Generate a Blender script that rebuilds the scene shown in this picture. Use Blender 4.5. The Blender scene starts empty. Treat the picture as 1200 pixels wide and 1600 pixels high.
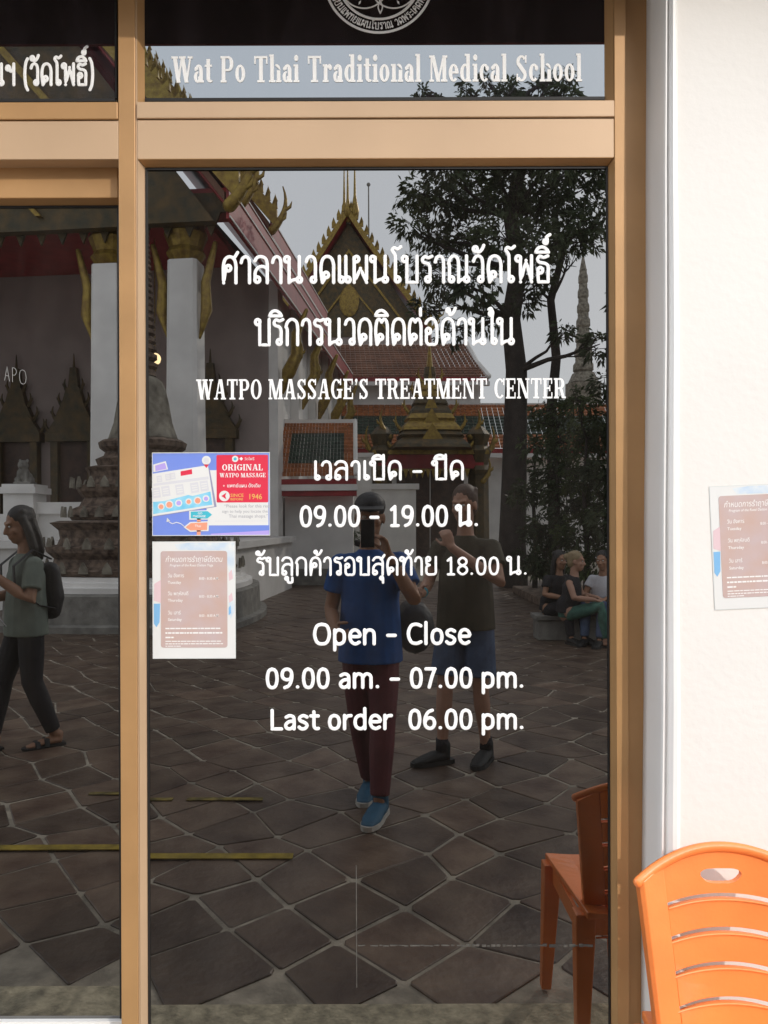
import bpy, bmesh, math, random
from mathutils import Vector, Matrix
R = math.radians
random.seed(7)
scene = bpy.context.scene
COL = scene.collection

# ------------------------------------------------------------------ camera, sky, sun, exposure
EYE = 1.55            # lens height above the paving
ZG = 1.95             # lens to the fixed glass
FX, FY, FP = 578.0, 815.0, 1200.0     # foot of the perpendicular and focal length, photo pixels
cam_d = bpy.data.cameras.new('camera')
cam = bpy.data.objects.new('camera', cam_d); COL.objects.link(cam)
cam_d.sensor_fit = 'VERTICAL'; cam_d.sensor_height = 36.0; cam_d.lens = 27.0
cam_d.clip_start = 0.01; cam_d.clip_end = 2000
cam_d.shift_x = (600 - FX) / 1600.0
cam_d.shift_y = -(800 - FY) / 1600.0
cam.location = (0, 0, EYE)
cam.rotation_euler = (R(90), R(0.2), 0)
scene.camera = cam

SUN_EL, SUN_AZ = 27.1, 38.0           # sun stands behind the camera, to the right
sd = Vector((math.sin(R(SUN_AZ)) * math.cos(R(SUN_EL)), -math.cos(R(SUN_AZ)) * math.cos(R(SUN_EL)), math.sin(R(SUN_EL))))
world = bpy.data.worlds.new('World'); scene.world = world; world.use_nodes = True
wn = world.node_tree; wn.nodes.clear()
sky = wn.nodes.new('ShaderNodeTexSky'); sky.sky_type = 'NISHITA'; sky.sun_disc = False
sky.sun_elevation = R(SUN_EL); sky.sun_rotation = math.atan2(sd.x, sd.y)
sky.air_density = 1.0; sky.dust_density = 1.7; sky.ozone_density = 0.8
bg = wn.nodes.new('ShaderNodeBackground'); bg.inputs['Strength'].default_value = 0.15
wo = wn.nodes.new('ShaderNodeOutputWorld')
veil = wn.nodes.new('ShaderNodeMix'); veil.data_type = 'RGBA'      # an even veil of haze over the whole sky
veil.inputs[0].default_value = 0.80; veil.inputs[7].default_value = (15.8, 16.6, 17.9, 1)
wn.links.new(sky.outputs[0], veil.inputs[6]); wn.links.new(veil.outputs[2], bg.inputs['Color']); wn.links.new(bg.outputs[0], wo.inputs[0])
sun_d = bpy.data.lights.new('sun', 'SUN'); sun_d.energy = 2.0; sun_d.angle = R(0.5); sun_d.color = (1, 0.94, 0.86)
sun = bpy.data.objects.new('sun', sun_d); COL.objects.link(sun)
sun.rotation_euler = sd.to_track_quat('Z', 'Y').to_euler()
scene.view_settings.view_transform = 'Standard'; scene.view_settings.look = 'None'
scene.view_settings.exposure = 0.06; scene.view_settings.gamma = 1.0; scene.view_settings.use_curve_mapping = False
scene.cycles.caustics_reflective = False; scene.cycles.caustics_refractive = False
scene.cycles.max_bounces = 6; scene.cycles.glossy_bounces = 3; scene.cycles.diffuse_bounces = 3
scene.cycles.sample_clamp_indirect = 4.0

# ------------------------------------------------------------------ helpers
def at(px, py, Z):                    # a point seen straight on, Z metres in front of the lens
    return Vector(((px - FX) / FP * Z, Z, EYE + (FY - py) / FP * Z))
def ref(px, py, Z, zg=ZG):            # a point seen in the glass: Z metres of light path, so it stands behind the camera
    v = at(px, py, Z); v.y = 2 * zg - Z; return v

MATS = {}
def mat(name, col, rough=0.6, metal=0.0, var=0.0, scale=8.0, bump=0.0, bscale=60.0, col2=None, spec=0.5, rnd=0.0, coat=0.0, detail=4.0):
    m = bpy.data.materials.new(name); m.use_nodes = True; nt = m.node_tree; N = nt.nodes; L = nt.links
    p = N['Principled BSDF']; p.inputs['Roughness'].default_value = rough; p.inputs['Metallic'].default_value = metal
    p.inputs['Specular IOR Level'].default_value = spec; p.inputs['Coat Weight'].default_value = coat
    c = (*col, 1)
    p.inputs['Base Color'].default_value = c
    out = None
    tc = N.new('ShaderNodeTexCoord')
    if var > 0 or col2:
        n = N.new('ShaderNodeTexNoise'); n.inputs['Scale'].default_value = scale; n.inputs['Detail'].default_value = detail
        L.new(tc.outputs['Object'], n.inputs['Vector'])
        r = N.new('ShaderNodeValToRGB'); r.color_ramp.elements[0].position = 0.32; r.color_ramp.elements[1].position = 0.68
        a = tuple(x * (1 - var) for x in col); b = col2 or tuple(min(1, x * (1 + var)) for x in col)
        r.color_ramp.elements[0].color = (*a, 1); r.color_ramp.elements[1].color = (*b, 1)
        L.new(n.outputs['Fac'], r.inputs['Fac']); out = r.outputs['Color']
        L.new(out, p.inputs['Base Color'])
    if rnd > 0:
        oi = N.new('ShaderNodeObjectInfo'); mr = N.new('ShaderNodeMapRange')
        mr.inputs['To Min'].default_value = 1 - rnd; mr.inputs['To Max'].default_value = 1 + rnd
        L.new(oi.outputs['Random'], mr.inputs['Value'])
        hs = N.new('ShaderNodeHueSaturation'); L.new(mr.outputs[0], hs.inputs['Value'])
        if out: L.new(out, hs.inputs['Color'])
        else: hs.inputs['Color'].default_value = c
        L.new(hs.outputs[0], p.inputs['Base Color'])
    if bump > 0:
        n2 = N.new('ShaderNodeTexNoise'); n2.inputs['Scale'].default_value = bscale; n2.inputs['Detail'].default_value = 5
        L.new(tc.outputs['Object'], n2.inputs['Vector'])
        b = N.new('ShaderNodeBump'); b.inputs['Strength'].default_value = bump; b.inputs['Distance'].default_value = 0.01
        L.new(n2.outputs['Fac'], b.inputs['Height']); L.new(b.outputs[0], p.inputs['Normal'])
    MATS[name] = m; return m

def glass_mat(name, refl, tint, body, rough=0.0, wav=0.0):
    m = bpy.data.materials.new(name); m.use_nodes = True; nt = m.node_tree; N = nt.nodes; L = nt.links
    N.clear(); o = N.new('ShaderNodeOutputMaterial'); mx = N.new('ShaderNodeMixShader')
    g = N.new('ShaderNodeBsdfGlossy'); g.inputs['Color'].default_value = (*tint, 1); g.inputs['Roughness'].default_value = rough
    d = N.new('ShaderNodeBsdfDiffuse'); d.inputs['Color'].default_value = (*body, 1)
    fr = N.new('ShaderNodeFresnel'); fr.inputs['IOR'].default_value = 1.5
    mr = N.new('ShaderNodeMapRange'); mr.inputs['From Min'].default_value = 0.04; mr.inputs['To Min'].default_value = refl; mr.inputs['To Max'].default_value = 1.0
    L.new(fr.outputs[0], mr.inputs['Value']); L.new(mr.outputs[0], mx.inputs[0])
    t2 = N.new('ShaderNodeTexCoord'); mp = N.new('ShaderNodeMapping'); mp.inputs['Scale'].default_value = (3.2, 1, .8)
    sm = N.new('ShaderNodeTexNoise'); sm.inputs['Scale'].default_value = 2.2; sm.inputs['Detail'].default_value = 8; sm.inputs['Roughness'].default_value = .62
    sr = N.new('ShaderNodeValToRGB'); sr.color_ramp.elements[0].position = .45; sr.color_ramp.elements[1].position = .78
    sr.color_ramp.elements[0].color = (*body, 1); sr.color_ramp.elements[1].color = (*[c * 4.0 for c in body], 1)      # dust and wiping marks
    L.new(t2.outputs['Object'], mp.inputs['Vector']); L.new(mp.outputs[0], sm.inputs['Vector']); L.new(sm.outputs['Fac'], sr.inputs['Fac']); L.new(sr.outputs[0], d.inputs['Color'])
    L.new(d.outputs[0], mx.inputs[1]); L.new(g.outputs[0], mx.inputs[2]); L.new(mx.outputs[0], o.inputs[0])
    if wav > 0:
        tc = N.new('ShaderNodeTexCoord'); n = N.new('ShaderNodeTexNoise'); n.inputs['Scale'].default_value = 1.6; n.inputs['Detail'].default_value = 1
        L.new(tc.outputs['Object'], n.inputs['Vector'])
        b = N.new('ShaderNodeBump'); b.inputs['Strength'].default_value = wav; b.inputs['Distance'].default_value = 0.01
        L.new(n.outputs['Fac'], b.inputs['Height']); L.new(b.outputs[0], g.inputs['Normal'])
    MATS[name] = m; return m

ROOTM = {}
def tag(o, label=None, cat=None, group=None, kind=None):
    if label: o['label'] = label
    if cat: o['category'] = cat
    if group: o['group'] = group
    if kind: o['kind'] = kind
    return o
def thing(name, label, cat, loc=(0, 0, 0), rz=0.0, group=None):
    o = bpy.data.objects.new(name, None); COL.objects.link(o)
    o.empty_display_size = 0.1
    o.location = loc; o.rotation_euler = (0, 0, rz)
    ROOTM[o.name] = Matrix.Translation(Vector(loc)) @ Matrix.Rotation(rz, 4, 'Z')
    return tag(o, label, cat, group)

class MB:
    """collects faces; build() links them as one mesh object"""
    def __init__(s): s.v = []; s.f = []; s.smooth = False
    def add(s, vs, fs):
        k = len(s.v); s.v += [Vector(q) for q in vs]; s.f += [tuple(i + k for i in f) for f in fs]; return s
    def box(s, x0, x1, y0, y1, z0, z1):
        return s.add([(x0,y0,z0),(x1,y0,z0),(x1,y1,z0),(x0,y1,z0),(x0,y0,z1),(x1,y0,z1),(x1,y1,z1),(x0,y1,z1)],
                     [(0,3,2,1),(4,5,6,7),(0,1,5,4),(1,2,6,5),(2,3,7,6),(3,0,4,7)])
    def hexa(s, p): return s.add(p, [(0,3,2,1),(4,5,6,7),(0,1,5,4),(1,2,6,5),(2,3,7,6),(3,0,4,7)])
    def prism(s, poly, d):            # polygon of 3-D points swept by vector d
        n = len(poly); d = Vector(d); P = [Vector(q) for q in poly]
        return s.add(P + [q + d for q in P], [tuple(range(n))[::-1], tuple(range(n, 2 * n))] + [(i, (i + 1) % n, n + (i + 1) % n, n + i) for i in range(n)])
    def loft(s, rings, cap=True):
        n = len(rings[0]); vs = [q for r in rings for q in r]; fs = []
        for k in range(len(rings) - 1):
            for i in range(n):
                a = k * n + i; b = k * n + (i + 1) % n
                fs.append((a, b, b + n, a + n))
        if cap: fs.append(tuple(range(n))[::-1]); fs.append(tuple(range((len(rings) - 1) * n, len(rings) * n)))
        return s.add(vs, fs)
    def tube(s, pts, rad, lat=None, n=10, round_cap=True):
        P = [Vector(p) for p in pts]; rr = [r if isinstance(r, (tuple, list)) else (r, r) for r in rad]
        if round_cap:
            t0 = (P[0] - P[1]).normalized(); t1 = (P[-1] - P[-2]).normalized()
            def capk(p, r, t): m = min(r); return [(p + t * m * 0.98, (r[0] * .2, r[1] * .2)), (p + t * m * .75, (r[0] * .68, r[1] * .68)), (p + t * m * .4, (r[0] * .92, r[1] * .92))]
            a = capk(P[0], rr[0], t0); b = capk(P[-1], rr[-1], t1)[::-1]
            P = [q[0] for q in a] + P + [q[0] for q in b]; rr = [q[1] for q in a] + rr + [q[1] for q in b]
        rings = []; u = None
        for i, p in enumerate(P):
            t = (P[min(i + 1, len(P) - 1)] - P[max(i - 1, 0)]).normalized()
            if lat is not None: u = Vector(lat)
            elif u is None: u = Vector((0, 0, 1)) if abs(t.z) < .8 else Vector((1, 0, 0))
            u = (u - t * u.dot(t)).normalized(); w = t.cross(u)
            rings.append([p + u * math.cos(2 * math.pi * k / n) * rr[i][0] + w * math.sin(2 * math.pi * k / n) * rr[i][1] for k in range(n)])
        return s.loft(rings)
    def lathe(s, prof, c, n=20, rot=0.0, sq=0.0):
        rings = []
        for r, z in prof:
            ring = []
            for k in range(n):
                a = 2 * math.pi * k / n + rot; f = 1.0
                if sq: f = 1 + sq * (1 / max(abs(math.cos(a)), abs(math.sin(a))) - 1)
                ring.append((c[0] + r * f * math.cos(a), c[1] + r * f * math.sin(a), c[2] + z))
            rings.append(ring)
        return s.loft(rings)
    def ball(s, c, r, n=10, m=6):
        r = r if isinstance(r, (tuple, list)) else (r, r, r); c = Vector(c); rings = []
        for j in range(m + 1):
            b = -math.pi / 2 + math.pi * (j if 0 < j < m else (.06 if j == 0 else m - .06)) / m
            rings.append([c + Vector((r[0] * math.cos(b) * math.cos(2 * math.pi * k / n), r[1] * math.cos(b) * math.sin(2 * math.pi * k / n), r[2] * math.sin(b))) for k in range(n)])
        return s.loft(rings)
    def mesh(s, name):
        me = bpy.data.meshes.new(name); me.from_pydata([tuple(q) for q in s.v], [], s.f); return me
    def build(s, name, m, parent=None, smooth=False, label=None, bevel=0.0, local=False, fix=True):
        me = s.mesh(name)
        if parent is not None and not local: me.transform(ROOTM[parent.name].inverted())
        if fix:
            bm = bmesh.new(); bm.from_mesh(me); bmesh.ops.recalc_face_normals(bm, faces=bm.faces); bm.to_mesh(me); bm.free()
        o = bpy.data.objects.new(name, me); COL.objects.link(o)
        me.materials.append(m if not isinstance(m, str) else MATS[m])
        if smooth:
            for p in me.polygons: p.use_smooth = True
        if bevel > 0:
            b = o.modifiers.new('bevel', 'BEVEL'); b.width = bevel; b.segments = 2; b.limit_method = 'ANGLE'
        if parent is not None:
            o.parent = parent; ROOTM[o.name] = ROOTM[parent.name]
        else: ROOTM[o.name] = Matrix.Identity(4)
        if label: o['label'] = label
        return o
    def melt(s, name, m, parent, voxel=.008, smooth_it=3, local=True, dec=0.0):
        """fuse the collected closed shapes into one continuous skin"""
        me = s.mesh(name); o = bpy.data.objects.new(name, me); COL.objects.link(o)
        r = o.modifiers.new('r', 'REMESH'); r.mode = 'VOXEL'; r.voxel_size = voxel; r.use_smooth_shade = True
        if smooth_it: q = o.modifiers.new('s', 'SMOOTH'); q.iterations = smooth_it; q.factor = .5
        dg = bpy.context.evaluated_depsgraph_get(); me2 = bpy.data.meshes.new_from_object(o.evaluated_get(dg))
        o.modifiers.clear(); o.data = me2; me2.name = name; bpy.data.meshes.remove(me)
        for p in me2.polygons: p.use_smooth = True
        me2.materials.clear(); me2.materials.append(MATS[m] if isinstance(m, str) else m)
        if parent is not None: o.parent = parent; ROOTM[o.name] = ROOTM[parent.name]
        return o

def copy_tree(o, parent=None):
    c = o.copy(); COL.objects.link(c)
    if parent is not None: c.parent = parent
    ROOTM[c.name] = ROOTM.get(o.name)
    for ch in list(o.children): copy_tree(ch, c)
    return c
def structure(o, name_label=None): return tag(o, name_label, None, None, 'structure')

# ------------------------------------------------------------------ materials
mat('plaster', (.79, .765, .725), .75, var=.05, scale=1.1, detail=9, bump=.10, bscale=45)
mat('trim_paint', (.80, .79, .77), .45, var=.03, scale=3, bump=.06, bscale=30)
mat('bronze', (.46, .262, .112), .42, metal=.22, var=.10, scale=5, bump=.02, bscale=200)
mat('bronze_light', (.555, .38, .235), .43, metal=.15, var=.07, scale=2.0, bump=.02, bscale=200)
mat('gasket', (.012, .011, .010), .6)
glass_mat('door_glass', .205, (1.0, .985, .955), (.0045, .004, .0035), wav=.03)
glass_mat('transom_glass', .20, (.93, .98, 1.0), (.010, .008, .009))
mat('vinyl', (.92, .92, .91), .5)
mat('vinyl_faint', (.30, .30, .29), .6)
mat('soffit', (.045, .030, .028), .8, var=.2)
mat('roof_red', (.16, .035, .028), .7, var=.25, scale=4)
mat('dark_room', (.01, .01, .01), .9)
mat('mortar', (.33, .29, .23), .95, var=.35, scale=9, bump=.5, bscale=70)
mat('paver_stone', (.118, .064, .042), .44, col2=(.175, .122, .085), var=.4, scale=4.2, bump=.55, bscale=26, rnd=.35)
mat('kerb_concrete', (.42, .37, .26), .9, var=.4, scale=24, bump=.6, bscale=90, detail=8)
mat('yellow_paint', (.34, .24, .02), .7, var=.35, scale=14)

# ------------------------------------------------------------------ ground
PAV_A = R(49); PAV_S = .315
pav = MB().box(-60, 60, -110, 1.84, -.4, -.004).build('pavement', 'mortar'); structure(pav)
ca, sa = math.cos(PAV_A), math.sin(PAV_A)
def corner(i, j):
    rr = random.Random(i * 7919 + j * 104729 + 5)
    u = (i + rr.uniform(-.2, .2)) * PAV_S; v = (j + rr.uniform(-.2, .2)) * PAV_S * 1.08
    return Vector((u * ca - v * sa, u * sa + v * ca - 2.0, 0))
cells = []
for i in range(-75, 75):
    for j in range(-75, 75):
        q = [corner(i, j), corner(i + 1, j), corner(i + 1, j + 1), corner(i, j + 1)]
        c = sum(q, Vector()) / 4
        Z = 3.9 - c.y
        if c.y > 1.42 or c.y < -16 or abs(c.x) > .58 * Z + .6: continue
        cells.append((Z, c, q, i, j))
cells.sort(key=lambda t: t[0])
def paver_geo(mb, q, c, rr):
    g = rr.uniform(.005, .012); z = rr.uniform(.0, .005)
    ring = []
    for k in range(4):
        p, a, b = q[k], q[k - 1], q[(k + 1) % 4]
        pi = p + (c - p).normalized() * g * 1.5
        cut = rr.uniform(.015, .07)
        ring += [pi + (a - p) * cut, pi + (b - p) * cut]
    tx, ty = rr.uniform(-.006, .006), rr.uniform(-.006, .006)
    lift = lambda p, h, s: (c.x + (p.x - c.x) * s, c.y + (p.y - c.y) * s, h + (p.x - c.x) * tx + (p.y - c.y) * ty)
    mb.loft([[lift(p, -.03, 1) for p in ring], [lift(p, z - .003, 1) for p in ring], [lift(p, z, .975) for p in ring]])
far = MB()
for n, (Z, c, q, i, j) in enumerate(cells):
    rr = random.Random(i * 31 + j * 1009)
    if n < 300:
        mb = MB(); paver_geo(mb, q, c, rr); mb.build('paver', 'paver_stone', pav, fix=False)
    else: paver_geo(far, q, c, rr)
tag(far.build('paving_beyond', 'paver_stone', pav, fix=False), kind='stuff')
kerb = MB().box(-6, 6, 1.46, 1.845, -.03, .02).build('kerb_strip', 'kerb_concrete', bevel=.006); structure(kerb)
mat('worn_yellow', (.20, .15, .035), .8, var=.6, scale=18)
def floor_line(x0, x1, Z, w, m='yellow_paint'):
    o = MB().box(x0, x1, 3.9 - Z - w / 2, 3.9 - Z + w / 2, .008, .0125).build('yellow_line', m, pav); return o
floor_line(-3.2, -.36, 3.54, .055)
floor_line(-1.24, -1.10, 4.27, .04, 'worn_yellow'); floor_line(-1.02, -.60, 4.27, .04, 'worn_yellow'); floor_line(-1.6, -1.36, 4.27, .04, 'worn_yellow')

# ------------------------------------------------------------------ the shopfront
ZF, ZW, ZL = 1.922, 1.845, 2.0
X = lambda px, Z: (px - FX) / FP * Z
H = lambda py, Z: EYE + (FY - py) / FP * Z
TOP = 3.05
shop = thing('shopfront', 'bronze framed shopfront of dark mirrored glass beside the white wall', 'shopfront', (0, ZF, 0))
m = MB().box(X(187, ZF), X(213.2, ZF), ZF, ZL + .05, .0, TOP).build('mullion', 'bronze', shop, bevel=.0015)
m = MB().box(X(213.4, ZF), X(216.2, ZF), ZF + .004, ZL + .05, .0, TOP).build('mullion_bead', 'bronze_light', shop)
# reveals of the fixed light
XL, XR = X(216.4, ZF), X(962, ZF)
zt = H(247, ZF)
b = MB()
b.hexa([(XL, ZF + .002, .02), (X(229.5, ZG), ZG, .02), (X(229.5, ZG), ZG + .03, .02), (XL, ZG + .03, .02),
        (XL, ZF + .002, zt), (X(229.5, ZG), ZG, H(262, ZG)), (X(229.5, ZG), ZG + .03, H(262, ZG)), (XL, ZG + .03, zt)])
b.build('glazing_bead', 'bronze_light', shop)
b = MB()
b.hexa([(X(951, ZG), ZG, .02), (XR, ZF + .002, .02), (XR, ZG + .03, .02), (X(951, ZG), ZG + .03, .02),
        (X(951, ZG), ZG, H(262, ZG)), (XR, ZF + .002, zt), (XR, ZG + .03, zt), (X(951, ZG), ZG + .03, H(262, ZG))])
b.build('glazing_bead', 'bronze', shop)
b = MB()
b.prism([(XL + .0015, ZF + .002, zt), (XR - .0015, ZF + .002, zt), (X(951, ZG) - .001, ZG - .001, H(262, ZG)), (X(229.5, ZG) + .001, ZG - .001, H(262, ZG))], (0, .004, .02))
b.build('glazing_bead', 'bronze', shop)
# header and transom rails
MB().box(XL, XR, ZF + .002, ZG + .03, zt + .0005, H(185.6, ZF)).build('header_rail', 'bronze_light', shop, bevel=.0015)
MB().box(XL, XR, ZF - .003, ZG + .03, H(184.4, ZF), H(158.5, ZF)).build('transom_rail', 'bronze_light', shop, bevel=.002)
MB().box(-3.2, X(186.6, ZF), ZF + .002, ZL + .1, zt + .0005, H(186.4, ZF)).build('header_rail', 'bronze_light', shop, bevel=.0015)
MB().box(-3.2, X(186.6, ZF), ZF - .003, ZL + .03, H(185.4, ZF), H(158.5, ZF)).build('transom_rail', 'bronze', shop, bevel=.002)
# transom reveal beads left and right of each light
tb0 = H(158, ZF) + .0015
MB().hexa([(XL, ZF + .004, tb0), (X(229.5, ZG), ZG, tb0), (X(229.5, ZG), ZG + .03, tb0), (XL, ZG + .03, tb0),
           (XL, ZF + .004, TOP), (X(229.5, ZG), ZG, TOP), (X(229.5, ZG), ZG + .03, TOP), (XL, ZG + .03, TOP)]).build('glazing_bead', 'bronze', shop)
MB().hexa([(X(946, ZG), ZG, tb0), (XR, ZF + .004, tb0), (XR, ZG + .03, tb0), (X(946, ZG), ZG + .03, tb0),
           (X(946, ZG), ZG, TOP), (XR, ZF + .004, TOP), (XR, ZG + .03, TOP), (X(946, ZG), ZG + .03, TOP)]).build('glazing_bead', 'bronze', shop)
# jamb: two flat faces with a thin open joint
MB().box(X(962.3, ZF), X(980.6, ZF), ZF, ZG + .05, 0, TOP).build('jamb', 'bronze', shop, bevel=.0015)
MB().box(X(981.4, ZF), X(1046, ZF), ZF + .030, ZG + .05, 0, TOP).build('jamb', 'bronze', shop, bevel=.0015)
MB().box(-3.2, X(1046, ZF), ZF, ZG + .05, TOP + .001, TOP + .12).build('head_rail', 'bronze', shop)
# panes
gl = MB().box(X(229, ZG), X(951.5, ZG), ZG, ZG + .008, .01, H(261.5, ZG)).build('glass_pane', 'door_glass', shop, label='tall dark pane carrying the white opening hours')
gt = MB().box(X(229, ZG), X(946.5, ZG), ZG - .002, ZG + .006, H(156, ZG) - .01, TOP).build('transom_pane', 'transom_glass', shop)
gt2 = MB().box(-3.1, X(186, ZG), ZG - .002, ZG + .006, H(156, ZG) - .01, TOP).build('transom_pane', 'transom_glass', shop)
g = MB()
g.box(X(229.7, ZG), X(232.4, ZG), ZG - .004, ZG - .0005, .02, H(262.5, ZG)); g.box(X(948.6, ZG), X(950.8, ZG), ZG - .004, ZG - .0005, .02, H(262.5, ZG))
g.box(X(232.6, ZG), X(948.4, ZG), ZG - .0045, ZG - .0005, H(265.5, ZG), H(262.2, ZG)); g.build('gasket', 'gasket', shop)
g = MB(); g.box(-3.1, X(183, ZG), ZG - .006, ZG - .0025, H(156.5, ZG) - .004, H(154.5, ZG)); g.box(X(230, ZG), X(946, ZG), ZG - .006, ZG - .0025, H(156.5, ZG) - .004, H(154, ZG))
g.box(X(183, ZG), X(186, ZG), ZG - .006, ZG - .0025, H(154, ZG), TOP); g.build('gasket', 'gasket', shop)

# sliding door at the left, set back
door = thing('sliding_door', 'sliding glass door leaf set back left of the mullion', 'door', (-1.2, ZL, 0))
MB().box(-3.0, X(192, ZL), ZL - .03, ZL + .02, H(308, ZL - .03), H(256, ZL - .03)).build('top_rail', 'bronze', door, bevel=.003)
MB().prism([(-3.0, ZL - .030, H(308.3, ZL - .03)), (-3.0, ZL + .004, H(308.3, ZL - .03)), (-3.0, ZL + .004, H(320, ZL)), (-3.0, ZL - .004, H(320, ZL))], (X(192, ZL) + 3.0, 0, 0)).build('glazing_bead', 'bronze', door)
MB().box(-3.0, X(192, ZL), ZL - .012, ZL + .01, .05, H(1590, ZL)).build('bottom_rail', 'trim_paint', door)
MB().box(-3.0, X(187.2, ZL), ZL, ZL + .008, H(1590, ZL) - .01, H(319, ZL)).build('glass_pane', 'door_glass', door)
g = MB(); g.box(-3.0, X(185, ZL), ZL - .003, ZL - .0005, H(323.5, ZL), H(320.2, ZL)); g.box(X(185, ZL), X(188, ZL), ZL - .003, ZL - .0005, H(1589, ZL), H(320.2, ZL)); g.build('gasket', 'gasket', door)

# wall with the moulded trim round the opening
wall = thing('white_wall', 'white plastered wall right of the bronze door frame', 'wall', (2.5, ZW, 0))
MB().box(X(1059, ZW), 7, ZW, ZW + .35, 0, 4.2).build('wall_face', 'plaster', wall)
def trim(px_off_top, px_off_bot, prof, name):
    rings = []
    for z in (0.0, .6, 1.1, 1.55, 2.0, 2.4, 3.2):
        k = (z - 0) / 3.0; off = px_off_bot + (px_off_top - px_off_bot) * k
        wob = .0012 * math.sin(z * 7.3) + .0008 * math.sin(z * 17)
        rings.append([(X(x + off * wgt, ZW) + wob, y, z) for x, y, wgt in prof])
    MB().loft(rings).build(name, 'trim_paint', wall, smooth=False)
prof = [(1034, ZF + .05, 1), (1034, ZF - .012, 1), (1034.6, ZW + .008, 1), (1035.4, ZW - .006, 1), (1037, ZW - .012, .95), (1039.5, ZW - .011, .9), (1040.5, ZW - .003, .85), (1043, ZW - .003, .75),
        (1044, ZW - .015, .65), (1048, ZW - .021, .45), (1053, ZW - .020, .2), (1058, ZW - .013, 0), (1060.5, ZW - .002, 0), (1060.5, ZF + .05, 0)]
trim(6, -12, prof, 'door_moulding')
upper = thing('upper_wall', 'white plastered wall over the shopfront under the eaves', 'wall', (0, ZW, 3.2))
MB().box(-6, X(1058, ZW), ZW + .02, ZW + .35, TOP + .125, 4.2).build('wall_face', 'plaster', upper)
lw = thing('side_wall', 'white plastered wall beyond the sliding door', 'wall', (-4.5, ZW, 0))
MB().box(-7, -3.205, ZW + .01, ZW + .35, 0, TOP + .12).build('wall_face', 'plaster', lw)
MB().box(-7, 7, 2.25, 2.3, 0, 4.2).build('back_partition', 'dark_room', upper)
# eaves
ED = .34; EH = EYE + 1.424
eave = thing('eaves', 'dark boarded eaves of the roof over the shopfront', 'eaves', (0, ZG - ED, EH))
MB().hexa([(-8, ZG - ED, EH), (8, ZG - ED, EH), (8, 2.6, EH + .35), (-8, 2.6, EH + .35), (-8, ZG - ED, EH + .10), (8, ZG - ED, EH + .10), (8, 2.6, EH + 1.35), (-8, 2.6, EH + 1.35)]).build('roof_slope', 'soffit', eave)
MB().box(-8, 8, ZG - ED - .03, ZG - ED - .002, EH + .012, EH + .14).build('fascia', 'roof_red', eave)
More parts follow.
